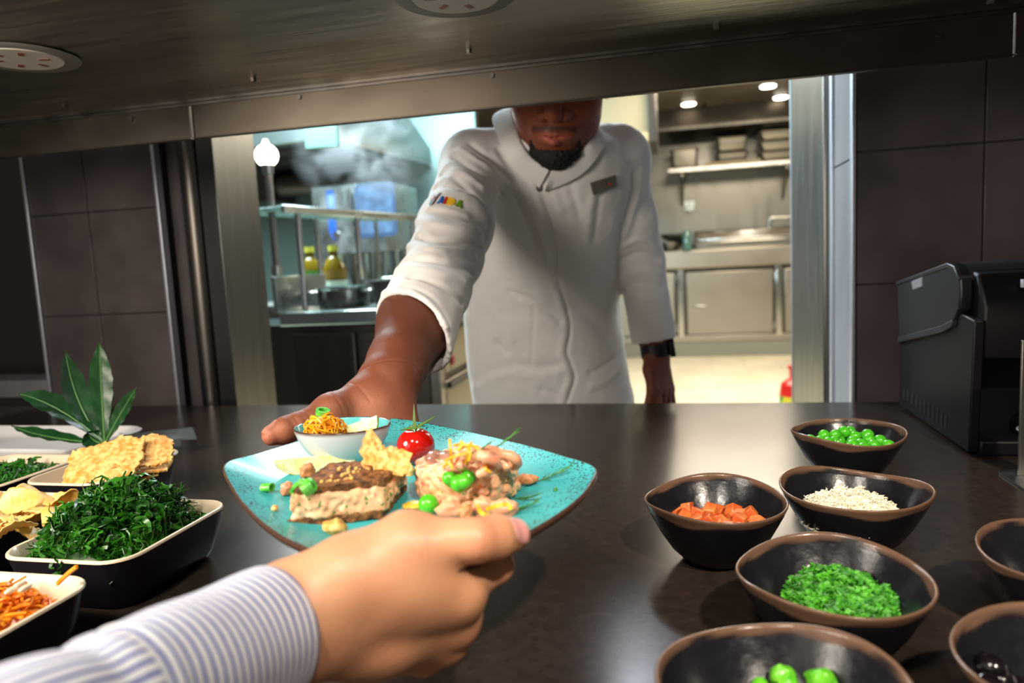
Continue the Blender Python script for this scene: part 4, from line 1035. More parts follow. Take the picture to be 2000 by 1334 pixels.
# ---------------------------------------------------------------- coffee machine on the right
M['mc_body'] = mat('matt_black_casing', '0b090d', 0.5, spec=0.3, bump=0.0001, bscale=400)
M['mc_lid'] = mat('grey_lid', '1b1c21', 0.45)
M['mc_edge'] = mat('grey_lid_edge', '2b2c31', 0.42)
MX = 0.36
def mside(*pp): return [tuple(on_x(px, py, MX)[1:3]) for px, py in pp]
YZ = Matrix(((0, 0, 1, 0), (1, 0, 0, 0), (0, 1, 0, 0), (0, 0, 0, 1)))
t = thing('coffee_machine', (MX+0.14, 1.15, ZT), 'black coffee machine with a grey hinged lid against the right tiled wall', 'coffee machine')
side = [(1.297, ZT+0.004), (1.003, ZT+0.004), (0.993, ZT+0.175), (1.04, ZT+0.181), (1.30, ZT+0.181)]
obj('side_panel', MB().prism(side, MX, MX+0.012, YZ), M['mc_body'], t, bevel=0.002)
obj('casing', MB().prism([(1.297, ZT), (1.06, ZT), (1.06, ZT+0.20), (1.03, ZT+0.215), (1.036, ZT+0.236), (1.297, ZT+0.215)], MX+0.012, MX+0.30, YZ), M['mc_body'], t, bevel=0.003)
fp = obj('front_header', MB().prism([(1.06, ZT+0.115), (1.0, ZT+0.125), (0.997, ZT+0.19), (1.02, ZT+0.232), (1.06, ZT+0.238)], MX+0.012, MX+0.30, YZ), M['mc_body'], t, bevel=0.004)
obj('spout', MB().box((MX+0.115, 1.005, ZT+0.085), (MX+0.165, 1.05, ZT+0.118)), M['mc_body'], t, bevel=0.004)
obj('drip_tray', MB().box((MX+0.012, 1.0, ZT), (MX+0.30, 1.06, ZT+0.02)), M['mc_body'], t, bevel=0.003)
lidp = mside((1757, 550), (1858, 513), (1872, 519), (1881, 540), (1882, 575), (1879, 605), (1868, 626), (1848, 637), (1760, 660))
ld = obj('lid', MB().prism(lidp, MX-0.004, MX+0.012, YZ), M['mc_lid'], t, bevel=0.003)
top = mside((1757, 550), (1858, 513), (1872, 519), (1881, 540))
b = MB(); b.prism(top+[(y, z-0.006) for y, z in top[::-1]], MX-0.006, MX+0.30, YZ)
obj('lid_top', b, M['mc_edge'], ld, bevel=0.0015)
low = mside((1760, 658), (1848, 635), (1868, 624))
obj('lid_lower_edge', MB().prism(low+[(y, z-0.010) for y, z in low[::-1]], MX-0.006, MX+0.012, YZ), M['mc_edge'], ld, bevel=0.0015)
cl = mside((1787, 549), (1808, 541), (1808, 560), (1790, 566))
obj('lid_catch', MB().prism(cl, MX-0.0055, MX+0.0, YZ), mat('catch_grey', '8c8c92', 0.4), ld, bevel=0.001)
for k in range(11):
    px = 1766+k*8.2; q = on_x(px, 768+k*5.6, MX); l = 0.016 if k < 4 else 0.021
    obj('vent_slot', MB().box((MX-0.0008, q[1]-(0.0022 if k > 3 else 0.004), q[2]-l/2), (MX+0.002, q[1]+(0.0022 if k > 3 else 0.004), q[2]+l/2)), M['black'], t, smooth=0)
# white letter E on the header
q = on_y(1995, 553, 1.008); s = 0.010
b = MB()
for lo, hi in (((0, 0), (.22, 1)), ((.22, 0), (.75, .2)), ((.22, .42), (.7, .6)), ((.22, .8), (.75, 1))):
    b.box((q[0]+lo[0]*s-0.002, q[1]-0.0095, q[2]-s/2+lo[1]*s), (q[0]+hi[0]*s-0.002, q[1]-0.002, q[2]-s/2+hi[1]*s))
obj('lettering', b, mat('white_print', 'c9ccd6', 0.5), fp, smooth=0)
# white cup under the spout
q = on_z(1985, 832, ZT+0.021)
t = thing('white_cup', (q[0]+0.008, 1.03, ZT+0.02), 'white cup base glimpsed in the dark recess of the coffee machine', 'cup')
cc = (q[0]+0.012, 1.03, ZT+0.0205)
obj('saucer', MB().lathe([(0, 0), (0.022, 0), (0.030, 0.006), (0.0295, 0.0072), (0.02, 0.002), (0, 0.002)], 40, cc), M['white_glaze'], t, smooth=70)
obj('cup_body', MB().lathe([(0, 0.002), (0.014, 0.002), (0.021, 0.018), (0.023, 0.036), (0.0215, 0.036), (0.019, 0.018), (0.012, 0.005), (0, 0.005)], 40, cc), mat('shaded_cup', '1a1a1d', 0.3), t, smooth=70)  # white cup body coloured dark, shade of the recess put into the colour
# metal sign stand at the right edge
q = on_z(1950, 922, ZT+0.002)
t = thing('metal_stand', (q[0]+0.05, q[1]-0.01, ZT), 'dull metal stand with flat base plate at the right edge before the coffee machine', 'stand')
q2 = on_z(2000, 956, ZT+0.002)
obj('base_plate', MB().prism([(q[0], q[1]), (q2[0], q2[1]-0.002), (q2[0]+0.07, q2[1]+0.012), (q[0]+0.075, q[1]+0.035)], ZT+0.0005, ZT+0.003), M['steel'], t)
q3 = on_z(1988, 928, ZT+0.003)
obj('upright', MB().box((q3[0], q3[1]-0.002, ZT+0.003), (q3[0]+0.03, q3[1]+0.002, ZT+0.16)), M['steel'], t, bevel=0.0006)
# ================================================================== THE PLATE AND ITS FOOD
ZR = 0.925; ZW = 0.9125                                   # rim and well heights of the held plate
OUT = [(437, 905), (500, 884), (580, 860), (665, 836), (725, 817), (757, 815), (800, 819), (870, 832), (950, 849), (1030, 868), (1100, 888), (1163, 911),
       (1154, 945), (1128, 975), (1085, 1007), (1020, 1045), (950, 1082), (890, 1106), (835, 1117), (780, 1116), (700, 1102), (615, 1075), (545, 1043), (490, 1000), (455, 955)]
pl = [Vector(on_z(px, py, ZR)) for px, py in OUT]
dense = []
Q = [pl[-1]]+pl+[pl[0], pl[1]]
for i in range(1, len(Q)-2):
    a, b_, c, d = Q[i-1:i+3]
    for k in range(10):
        s = k/10
        dense.append(0.5*((2*b_)+(c-a)*s+(2*a-5*b_+4*c-d)*s*s+(3*b_-a-3*c+d)*s**3))
PC = Vector(on_z(800, 965, ZR))
def zp(f): return ZW+(ZR-ZW)*max(0, (f-0.45)/0.55)**1.7    # upper face height at scale f
fs = [1.0, 0.993, 0.985, 0.975, 0.96, 0.94, 0.9, 0.85, 0.8, 0.75, 0.7, 0.64, 0.58, 0.52, 0.45, 0.36, 0.27, 0.18, 0.09, 0.01]
def ringp(f, dz): return [(PC.x+(p.x-PC.x)*f, PC.y+(p.y-PC.y)*f, zp(f)+dz) for p in dense]
up = [ringp(f, -0.0012 if f == 1 else 0.0) for f in fs]
dn = [ringp(f, -0.0055 if f < 1 else -0.0035) for f in (1.0, 0.985, 0.95, 0.88, 0.78, 0.66, 0.54, 0.42)]
foot = [[(x, y, ZW-0.0085) for x, y, z in ringp(f, 0)] for f in (0.40, 0.37)]+[ringp(f, -0.0055) for f in (0.36, 0.01)]
rings = up[::-1]+dn+foot
tone = []
for idx, r in enumerate(rings):
    for k, p in enumerate(r):
        if idx < len(up):
            f = fs[::-1][idx]; e = f+0.004*mnoise.noise(Vector(p)*140)
            n1 = mnoise.noise(Vector(p)*22)*0.5+mnoise.noise(Vector(p)*60)*0.3
            br = max(0, min(1, (e-0.984)/0.006))
            base = (0.050+0.025*n1, 0.40+0.08*n1, 0.43+0.08*n1)
            c = [base[i]*(1-br)+(0.085, 0.042, 0.030)[i]*br for i in range(3)]; a = max(0, min(1, (f-0.60)/0.3))*0.9+0.05
        else:
            edge = idx-len(up) < 2
            c = (0.085, 0.042, 0.030) if edge else (0.55, 0.56, 0.60); a = 0
        tone.append([c[0], c[1], c[2], a])
M['plate'] = mat('turquoise_speckled_glaze', 'ffffff', 0.22, attr='tone', spec=0.06)
def speckle(m, scale=380, thr=0.31, dark=(0.035, 0.03, 0.03)):
    nt = m.node_tree; N = nt.nodes; L = nt.links; b = N['Principled BSDF']
    at = [n for n in N if n.type == 'ATTRIBUTE'][0]; tc = [n for n in N if n.type == 'TEX_COORD'][0]
    v = N.new('ShaderNodeTexVoronoi'); v.inputs['Scale'].default_value = scale; L.new(tc.outputs['Object'], v.inputs['Vector'])
    nz_ = N.new('ShaderNodeTexNoise'); nz_.inputs['Scale'].default_value = 45; L.new(tc.outputs['Object'], nz_.inputs['Vector'])
    mu = N.new('ShaderNodeMath'); mu.operation = 'MULTIPLY'; L.new(at.outputs['Alpha'], mu.inputs[0]); L.new(nz_.outputs['Fac'], mu.inputs[1])
    m2 = N.new('ShaderNodeMath'); m2.operation = 'MULTIPLY'; L.new(mu.outputs[0], m2.inputs[0]); m2.inputs[1].default_value = thr*2.1
    lt = N.new('ShaderNodeMath'); lt.operation = 'LESS_THAN'; L.new(v.outputs['Distance'], lt.inputs[0]); L.new(m2.outputs[0], lt.inputs[1])
    mx = N.new('ShaderNodeMix'); mx.data_type = 'RGBA'; L.new(lt.outputs[0], mx.inputs['Factor']); L.new(at.outputs['Color'], mx.inputs['A']); mx.inputs['B'].default_value = dark+(1,)
    L.new(mx.outputs['Result'], b.inputs['Base Color'])
speckle(M['plate'])
tag(obj('serving_plate', MB().loft(rings, cap=True), M['plate'], attrs={'tone': tone}, smooth=180), 'turquoise speckled plate with brown rim held between the chef and the guest', 'plate')

def onp(px, py, dz=0.0):                                   # a point of the plate's upper face
    z = ZW
    for _ in range(4):
        p = on_z(px, py, z+dz); v = Vector((p[0]-PC.x, p[1]-PC.y))
        f = 0
        for a in dense:
            u = Vector((a.x-PC.x, a.y-PC.y))
            if u.length > 0 and u.normalized().dot(v.normalized() if v.length > 1e-6 else Vector((1, 0))) > 0.999: f = v.length/u.length; break
        z = zp(f)
    return Vector((p[0], p[1], z+dz))
def fobj(name, F, m, parent=None, it=2, disp=None, tonef=None, smooth=180):
    V, Fc = F.mesh(); V = relax(V, Fc, it)
    if disp is not None: V = V+normals(V, Fc)*disp(V)[:, None]
    return obj(name, VF(V, Fc), m, parent, smooth=smooth, attrs={'tone': tonef(V)} if tonef else None)

# ---- little oval dip bowl
M['dip'] = mat('turquoise_white_glaze', 'ffffff', 0.14, attr='tone', spec=0.55)
sb = onp(674, 900)
ang = 0.12
def oval(r, z, a): return (sb.x+1.12*r*math.cos(a)*math.cos(ang)-0.86*r*math.sin(a)*math.sin(ang), sb.y+1.12*r*math.cos(a)*math.sin(ang)+0.86*r*math.sin(a)*math.cos(ang), sb.z+0.0005+z)
prof = [(0, 0), (.016, 0), (.021, .002), (.029, .011), (.0345, .021), (.0365, .0275), (.0372, .0305), (.0366, .0314), (.0358, .0305), (.0335, .0225), (.027, .012), (.018, .0055), (.008, .0035), (0, .003)]
rings = []; tone = []
for i, (r, z) in enumerate(prof):
    rings.append([oval(max(r, 1e-4), z, float(a)) for a in np.linspace(0, 6.2832, 72, endpoint=False)])
    c = (.085, .042, .03) if 6 <= i <= 7 else ((.62, .62, .64) if i < 6 else (.12, .50, .53))
    tone += [[*c, 0]]*72
tag(obj('dip_bowl', MB().loft(rings), M['dip'], attrs={'tone': tone}, smooth=180), 'small oval white bowl with turquoise inside standing on the plate', 'bowl')
M['zest'] = mat('orange_zest', 'f59a0a', 0.38, col2='fcc22c', scale=70, lo=.4, hi=.6, sss=0.2, sssr=(1, .5, .1), sscale=0.002)
def zest_ball(name, c, r, n, lab, seed, fl=0.8, cat='zest', wd=0.0014):
    rz = random.Random(seed); b = MB()
    for _ in range(n):
        ax = Vector((rz.gauss(0, 1), rz.gauss(0, 1), rz.gauss(0, 1))).normalized(); u = ax.orthogonal().normalized(); v = ax.cross(u)
        rr = r*rz.uniform(.35, 1.0); a0 = rz.uniform(0, 6.28); sp = rz.uniform(1.4, 4.2); off = ax*r*rz.uniform(-.6, .6)
        pts = [Vector(c)+(off+(u*math.cos(a0+sp*k/9)+v*math.sin(a0+sp*k/9))*math.sqrt(max(.1, 1-(off.length/r)**2))*rr*(1+.12*math.sin(k+a0))) for k in range(10)]
        pts = [Vector((p.x, p.y, c[2]+(p.z-c[2])*fl)) for p in pts]
        b.strip(pts, wd*rz.uniform(.7, 1.4), (rz.uniform(-1, 1), rz.uniform(-1, 1), rz.uniform(-1, 1)), 0.0009)
    return tag(obj(name, b, M['zest'], smooth=60), lab, cat, kind='stuff')
zc = Vector(oval(0.015, 0.0, math.pi))+Vector((0.005, -0.007, 0.0285))
zest_ball('zest_tangle', zc, 0.0180, 90, 'ball of tangled orange zest strings in the dip bowl', 51)
M['sauce'] = mat('brown_sauce', '8a4a12', 0.2)
rings = [[oval(r, z, a) for a in np.linspace(0, 6.2832, 40, endpoint=False)] for r, z in ((.0235, .0098), (.0238, .0105), (.012, .0112), (0.0002, .0114))]
tag(obj('dip_sauce', MB().loft(rings), M['sauce'], smooth=180), 'brown sauce pooled at the bottom of the dip bowl', 'sauce')
# lemon wedges: rind, pith and flesh
M['rind'] = mat('lemon_rind', 'e6c63a', 0.38, bump=0.0003, bscale=500)
M['pith'] = mat('lemon_pith', 'f1ecc4', 0.5)
M['flesh'] = mat('lemon_flesh', 'f3eea4', 0.18, col2='fbf8cc', scale=150, lo=.4, hi=.6, sss=0.4, sssr=(1, 1, .4), sscale=0.004, bump=0.0007, bscale=260)
def lemon(M4, L, R, lab, half=0.62):
    """Wedge of a lemon, long axis along local x, cut faces meeting on the axis, rind outwards along local -z."""
    t = thing('lemon_wedge', M4.translation, lab, 'lemon')
    def sect(R0, R1, s0, n=26, m=10, aa=half):
        rings = []
        for i in range(n+1):
            u = -1+2*i/n; q = math.sqrt(max(0.0, 1-abs(u)**2.3))+0.012
            ring = []
            for j in range(m+1):
                a = -aa+2*aa*j/m; ring.append(Vector((u*L, R1*q*math.sin(a), -R1*q*math.cos(a))))
            for j in range(m, -1, -1):
                a = -aa+2*aa*j/m; rr_ = R0*q if s0 else R0
                ring.append(Vector((u*L, rr_*math.sin(a), -rr_*math.cos(a))))
            rings.append([M4 @ p for p in ring])
        return MB().loft(rings)
    obj('flesh', sect(0.0006, R*0.86, 1, aa=half*0.985), M['flesh'], t, smooth=50)
    obj('pith', sect(R*0.86, R*0.955, 1, aa=half*0.995), M['pith'], t, smooth=50)
    obj('rind', sect(R*0.955, R, 1), M['rind'], t, smooth=50)
    return t
def frame(o, xd, zd):
    x = Vector(xd).normalized(); z = Vector(zd); z = (z-x*z.dot(x)).normalized(); y = z.cross(x)
    return Matrix(((x.x, y.x, z.x, o[0]), (x.y, y.y, z.y, o[1]), (x.z, y.z, z.z, o[2]), (0, 0, 0, 1)))
a, c = onp(540, 928), onp(702, 912)
md = (a+c)/2
lemon(frame(md+Vector((0.0, -0.002, 0.0135)), c-a, (0.05, -0.55, 0.85)), (c-a).length/2*1.02, 0.0155, 'pale lemon wedge lying behind the bread sandwich')
q = Vector(oval(0.013, 0.0, -0.25))
lemon(frame(q+Vector((-0.002, 0.000, 0.0335)), (1, 0.12, 0.30), (-0.1, -0.35, 0.95)), 0.0205, 0.0180, 'lemon wedge leaning inside the dip bowl beside the zest')
# peas and spring onion
def pea_at(p, r, lab, sq=(1, 1, 1), rz=0):
    o = pea0.copy(); COL.objects.link(o); o.name = 'pea'; o['label'] = lab
    if 'group' in o: del o['group']
    o.location = p; s = r/0.0074; o.scale = (s*sq[0], s*sq[1], s*sq[2]); o.rotation_euler = (0, 0, rz); return o
def onion_ring(p, r, h, rot, lab, grp=None):
    t = obj('spring_onion_ring', MB().loft([[(r*k*math.cos(a), r*k*.8*math.sin(a), z) for a in np.linspace(0, 6.283, 20, endpoint=False)] for k, z in ((1, -h/2), (1.02, 0), (1, h/2), (.62, h/2), (.6, 0), (.62, -h/2))], closed=True), M['onion'], local=True, smooth=60)
    t.location = p; t.rotation_euler = rot
    return tag(t, lab, 'spring onion', grp)
M['onion'] = mat('spring_onion', '3fb52a', 0.3, col2='7ed05a', scale=120, sss=0.2, sssr=(.4, 1, .2), sscale=0.002)
onion_ring(zc+Vector((-0.004, 0.006, 0.0145)), 0.006, 0.005, (0.3, 0.2, 0.4), 'green spring onion ring on top of the zest in the dip bowl')
onion_ring(onp(523, 960)+Vector((0, 0, .003)), 0.0040, 0.008, (1.5, 0, 1.5), 'single green spring onion piece lying at the left of the plate')
# tomato
tp = onp(814, 905)
t = thing('cherry_tomato', tp, 'ripe red cherry tomato with green stem on the plate', 'tomato')
TR = 0.0163
def tshape(p):
    d = p-Vector((tp.x, tp.y, tp.z+TR*.93)); r = math.hypot(d.x, d.y)
    if d.z > 0: d.z -= 0.0030*math.exp(-(r/0.0045)**2)
    return Vector((tp.x, tp.y, tp.z+TR*.93))+d
M['tomato'] = mat('tomato_skin', 'c4140a', 0.12, col2='a80d08', scale=20, sss=0.3, sssr=(1, .12, .05), sscale=0.004, coat=0.5)
obj('tomato_body', MB().ball((tp.x, tp.y, tp.z+TR*.93), (TR, TR, TR*.95), 48, 33, tshape), M['tomato'], t, smooth=180)
M['calyx'] = mat('tomato_calyx', '4c6b26', 0.5)
sc_ = obj('calyx', MB().ball((tp.x, tp.y, tp.z+TR*1.80), (.0026, .0026, .0016), 12, 8), M['calyx'], t, smooth=180)
for ax_, ln, lift in ((1.75, .017, 1.5), (.35, .019, .65), (3.0, .014, -.15), (-1.2, .012, .0), (5.6, .012, .25), (2.4, .010, .1)):
    dx = Vector((math.cos(ax_), math.sin(ax_), 0)); o0 = Vector((tp.x, tp.y, tp.z+TR*1.82))
    pth = catmull([o0, o0+dx*ln*.4*(1 if abs(lift) < 1 else .25)+Vector((0, 0, ln*.25*lift+.001)), o0+dx*ln*(1 if abs(lift) < 1 else .35)+Vector((0, 0, ln*lift*.8))], 6)
    obj('sepal', MB().strip(pth, [0.0034*(1-(k/12)**1.5)+0.0003 for k in range(13)], (0, -.6, .8), 0.0006), M['calyx'], sc_)
# ---- bread sandwich with pink filling
fl, fr, br_ = onp(567, 1018), onp(752, 1013), onp(797, 958)
ux = (fr-fl); Lx = ux.length; ux.normalize(); uy = (br_-fr); Ly = uy.length*1.0; uy.normalize(); zz = max(fl.z, fr.z, br_.z)
zb0 = min(fl.z, fr.z)+0.0015
SM = Matrix(((ux.x, uy.x, 0, fl.x), (ux.y, uy.y, 0, fl.y), (0, 0, 1, zb0), (0, 0, 0, 1)))
t = thing('bread_sandwich', (SM @ Vector((Lx/2, Ly/2, 0))), 'block of pink filling between two slices of dark bread on the plate', 'sandwich')
def slab(x0, x1, y0, y1, z0, z1, nx, ny, nzv, amp, sc, seed):
    b = MB(); P = {}
    ids = {}
    def vid(i, j, k):
        if (i, j, k) in ids: return ids[(i, j, k)]
        p = Vector((x0+(x1-x0)*i/nx, y0+(y1-y0)*j/ny, z0+(z1-z0)*k/nzv))
        d = Vector((mnoise.noise(p*sc+Vector((seed, 0, 0))), mnoise.noise(p*sc+Vector((0, seed, 9))), mnoise.noise(p*sc+Vector((3, 0, seed)))))
        d2 = Vector((mnoise.noise(p*sc*2.7+Vector((seed, 1, 0))), mnoise.noise(p*sc*2.7+Vector((1, seed, 9))), mnoise.noise(p*sc*2.7+Vector((3, 1, seed)))))
        ids[(i, j, k)] = len(b.v); b.v.append(tuple(SM @ (p+d*amp+d2*amp*.6))); return ids[(i, j, k)]
    for i in range(nx):
        for j in range(ny):
            for k, fl_ in ((0, 1), (nzv, 0)):
                q = (vid(i, j, k), vid(i+1, j, k), vid(i+1, j+1, k), vid(i, j+1, k)); b.f.append(q[::-1] if fl_ else q)
    for i in range(nx):
        for k in range(nzv):
            for j, fl_ in ((0, 0), (ny, 1)):
                q = (vid(i, j, k), vid(i+1, j, k), vid(i+1, j, k+1), vid(i, j, k+1)); b.f.append(q[::-1] if fl_ else q)
    for j in range(ny):
        for k in range(nzv):
            for i, fl_ in ((0, 1), (nx, 0)):
                q = (vid(i, j, k), vid(i, j+1, k), vid(i, j+1, k+1), vid(i, j, k+1)); b.f.append(q[::-1] if fl_ else q)
    return b
M['bread'] = mat('dark_rye_bread', '95602f', 0.75, col2='55300f', scale=170, detail=5, lo=.38, hi=.6, bump=0.0014, bscale=420)
obj('bread_slice', slab(-.0008, Lx-0.001, -.0012, Ly, -.0006, .0048, 60, 34, 3, .0010, 260, 3), M['bread'], t, smooth=60)
obj('bread_slice', slab(0.0035, Lx+0.001, 0.001, Ly+.001, .0205, .0248, 60, 34, 3, .0011, 260, 8), M['bread'], t, smooth=60)
def filling_tone(base1, base2, dark):
    def f(V):
        n = nz(V, 90, 2); n2 = nz(V, 330, 5); n3 = nz(V, 300, 9)
        k = np.clip(n*0.9+0.5, 0, 1)[:, None]
        c = np.array(lin(base1))*(1-k)+np.array(lin(base2))*k
        g = (n2 > 0.47)[:, None]; c = np.where(g, np.array(lin('3f8a26')), c)
        r_ = (n3 > 0.47)[:, None]; c = np.where(r_, np.array(lin(dark)), c)
        return np.concatenate([c, np.ones((len(V), 1))], 1)
    return f
M['filling'] = mat('pink_salmon_filling', 'ffffff', 0.46, attr='tone', sss=0.3, sssr=(1, .5, .35), sscale=0.004, bump=0.0003, bscale=500)
rf = random.Random(9)
c8 = [SM @ Vector((x, y, z)) for x in (0, Lx) for y in (0, Ly) for z in (0, .03)]
lo = np.min([tuple(c) for c in c8], 0)-.006; hi = np.max([tuple(c) for c in c8], 0)+.006
F = Field([np.arange(lo[i], hi[i], 0.0010) for i in range(3)])
MI = np.array(SM.inverted())
def boxd(X, Y, Z):
    x = MI[0, 0]*X+MI[0, 1]*Y+MI[0, 2]*Z+MI[0, 3]; y = MI[1, 0]*X+MI[1, 1]*Y+MI[1, 2]*Z+MI[1, 3]; z = Z+MI[2, 3]+0*X+0*Y
    # the slices are near rectangles, so local axes measure true distance closely enough
    return np.maximum(np.maximum(np.abs(x-Lx/2)-(Lx/2-.0022), np.abs(y-Ly/2)-(Ly/2-.0022)), np.abs(z-.0118)-.0085)
F.fn(boxd, lo, hi, 0)
for _ in range(520):
    side = rf.random(); x, y, z = rf.uniform(.001, Lx-.001), rf.uniform(.001, Ly-.001), rf.uniform(.0045, .0195)
    if side < .45: y = rf.uniform(.0005, .003)
    elif side < .70: x = Lx-rf.uniform(.0005, .003)
    elif side < .8: x = rf.uniform(.0005, .003)
    F.ell(SM @ Vector((x, y, z)), (rf.uniform(.0012, .0032), rf.uniform(.0012, .0028), rf.uniform(.0012, .0030)), 0.0012)
fobj('salmon_filling', F, M['filling'], t, it=3, tonef=filling_tone('f0ad7c', 'f8ceA4', 'd9806a'))
# cracker standing on the bread, crumbs
ctop = SM @ Vector((Lx*.80, Ly*.60, .0255))
o = tag(obj('cheese_cracker', cracker([(-.013, -.012), (.015, -.013), (.017, .001), (.006, .003), (-.004, .022), (-.009, .020), (-.014, .004)], 12, .002, .0015), M['cracker'], local=True, smooth=60), 'ragged cheese cracker standing upright on the bread sandwich', 'cracker')
o.location = ctop+Vector((0, 0, .010)); o.rotation_euler = (1.15, 0.0, 0.5); o.scale = (.86, .86, 1)
o = tag(obj('cheese_cracker', cracker([(-.014, -.010), (.014, -.011), (.016, .008), (-.012, .010)], 14, .002, .002), M['cracker'], local=True, smooth=60), 'small cheese cracker leaning against the upright cracker on the sandwich', 'cracker')
o.location = ctop+Vector((0.009, -0.002, .0065)); o.rotation_euler = (0.75, 0.25, 0.2)
b = MB(); rc = random.Random(77)
for _ in range(34):
    p = SM @ Vector((Lx*rc.uniform(.30, .62), Ly*rc.uniform(.1, .75), .0256)); b.ball(p, rc.uniform(.0006, .0016), 7, 5)
tag(obj('bread_crumbs', b, mat('golden_crumb', 'e2b765', 0.6)), 'golden crumbs sprinkled on the top bread slice', 'crumbs', kind='stuff')
# chives on the left end of the sandwich
src0 = None
for k, (px, py, dz) in enumerate(((583, 956, .016), (592, 948, .019), (600, 955, .021), (589, 962, .014), (606, 949, .022))):
    p = on_z(px, py, ZW+dz+.006)
    o = onion_ring(p, .0046, .007, (RND.uniform(0, 2), RND.uniform(0, 2), RND.uniform(0, 3)), 'green spring onion ring in the cluster at the left end of the sandwich', 'spring onion rings at the left end of the sandwich')
tag(obj('spring_onion_bunch', MB().ball(on_z(592, 962, ZW+.007), (.008, .007, .010), 14, 10, lambda p: p+Vector((mnoise.noise(p*300), mnoise.noise(p*310), mnoise.noise(p*290)))*.0016), M['onion'], smooth=180), 'green spring onion bunch propped against the left end of the sandwich', 'spring onion')
# ---- shrimp and walnut bits
M['shrimp'] = mat('pink_shrimp', 'eeb08a', 0.36, col2='d98a68', scale=75, lo=.38, hi=.62, sss=0.4, sssr=(1, .45, .3), sscale=0.004, bump=0.0003, bscale=300, spec=0.6)
def shrimp(c, r, rot, lab, seed, grp=None, th=0.0040):
    rs = random.Random(seed); pts = [Vector((r*math.cos(a), r*math.sin(a), .0012*math.sin(2*a))) for a in np.linspace(0.2, 4.1, 18)]
    rad = [th*(0.35+0.75*math.sin(math.pi*min(1, (k+2)/19))**.7)*(1+0.10*math.sin(k*2.2)) for k in range(18)]
    o = obj('shrimp', MB().tube(pts, rad, 12), M['shrimp'], local=True, smooth=180)
    o.location = c; o.rotation_euler = rot
    return tag(o, lab, 'shrimp', grp)
# ---- tartare disc
tc_ = (onp(822, 965)+onp(1012, 962))/2
TRad = (onp(1012, 962)-onp(822, 965)).length/2*1.01
tz = onp(915, 985).z+.0003; TH = 0.0265
tc_ = Vector((tc_.x, tc_.y-0.002, tz))
lo = (tc_.x-TRad-.006, tc_.y-TRad-.006, tz-.003); hi = (tc_.x+TRad+.006, tc_.y+TRad+.006, tz+TH+.012)
F = Field([np.arange(lo[i], hi[i], 0.00115) for i in range(3)])
rf = random.Random(19)
F.fn(lambda X, Y, Z: np.maximum(np.sqrt((X-tc_.x)**2+(Y-tc_.y)**2)-TRad*.945, np.abs(Z-tz-TH/2)-TH/2+.002), lo, hi, 0)
for _ in range(820):
    a = rf.uniform(0, 6.283); q = TRad*rf.uniform(.91, .965); z = rf.uniform(.002, TH-.002)
    if rf.random() < .38: q = TRad*.95*math.sqrt(rf.random()); z = TH-rf.uniform(.001, .0035)
    F.ell((tc_.x+q*math.cos(a), tc_.y+q*math.sin(a), tz+z), (rf.uniform(.0014, .0044), rf.uniform(.0014, .0040), rf.uniform(.0014, .0036)), .0012)
t = thing('salmon_tartare', tc_, 'round chopped salmon tartare cake flecked with herbs on the plate', 'tartare')
fobj('tartare_cake', F, M['filling'], t, it=2, tonef=filling_tone('eba272', 'f6c69c', 'c8565a'))
obj('smoked_piece', MB().ball((tc_.x-TRad*.60, tc_.y+.004, tz+TH-.0005), (.012, .015, .0036), 22, 12, lambda p: p+Vector((mnoise.noise(p*160), mnoise.noise(p*170), mnoise.noise(p*150)))*.003), mat('smoked_fish', '8a5a4a', 0.22, col2='b98a74', scale=60), t, smooth=180)
for k, (px, py, r, rx, ry, rz) in enumerate(((905, 908, .0066, .9, .2, .3), (928, 905, .007, .5, -.5, 1.6), (952, 905, .0075, 1.0, .3, 2.7), (975, 912, .0068, .4, .6, .6), (990, 905, .0072, 1.1, -.2, 3.5), (940, 920, .006, .2, .3, 4.4), (890, 916, .0058, .4, -.2, 5.2), (965, 895, .0065, .8, .4, 1.1))):
    p = on_z(px, py, tz+TH+.005+(.006 if k in (7, 2) else 0))
    shrimp(p, r, (rx, ry, rz), 'pink peeled shrimp heaped on top of the round tartare', 80+k, 'shrimps heaped on the tartare', .0033)
# zest strings on top
def zest_string(pts, lab, grp, wd=0.0016): 
    return tag(obj('zest_string', MB().strip(catmull(pts, 6), wd, (0.2, -.8, .4), 0.0011), M['zest']), lab, 'zest', grp)
ztop = tz+TH+.012
def zs(*pp): return [on_z(px, py, z) for px, py, z in pp]
GZ = 'zest strings on the tartare'
for k, pp in enumerate((((878, 858, ztop+.012), (880, 880, ztop+.006), (883, 905, ztop-.004)), ((886, 870, ztop+.006), (905, 868, ztop+.01), (928, 872, ztop+.008)), ((900, 862, ztop+.010), (918, 882, ztop+.006), (915, 900, ztop)),
                        ((921, 864, ztop+.012), (913, 884, ztop+.008), (909, 906, ztop-.002)), ((870, 900, ztop-.002), (890, 890, ztop+.004), (912, 884, ztop+.006)), ((925, 870, ztop+.008), (940, 885, ztop+.006), (952, 905, ztop)), ((905, 873, ztop+.006), (895, 880, ztop+.008), (903, 868, ztop+.012)),
                        ((866, 912, ztop-.006), (876, 905, ztop), (884, 915, ztop-.003)), ((955, 905, ztop-.002), (948, 915, ztop-.003), (958, 922, ztop-.006)))):
    zest_string(zs(*pp), ['tall orange zest string standing up at the left of the tartare topping', 'orange zest string lying across the tartare topping'][min(k, 1)], GZ if k else None)
M['dill'] = mat('dill_green', '2f6a22', 0.5, col2='4a8a30', scale=90)
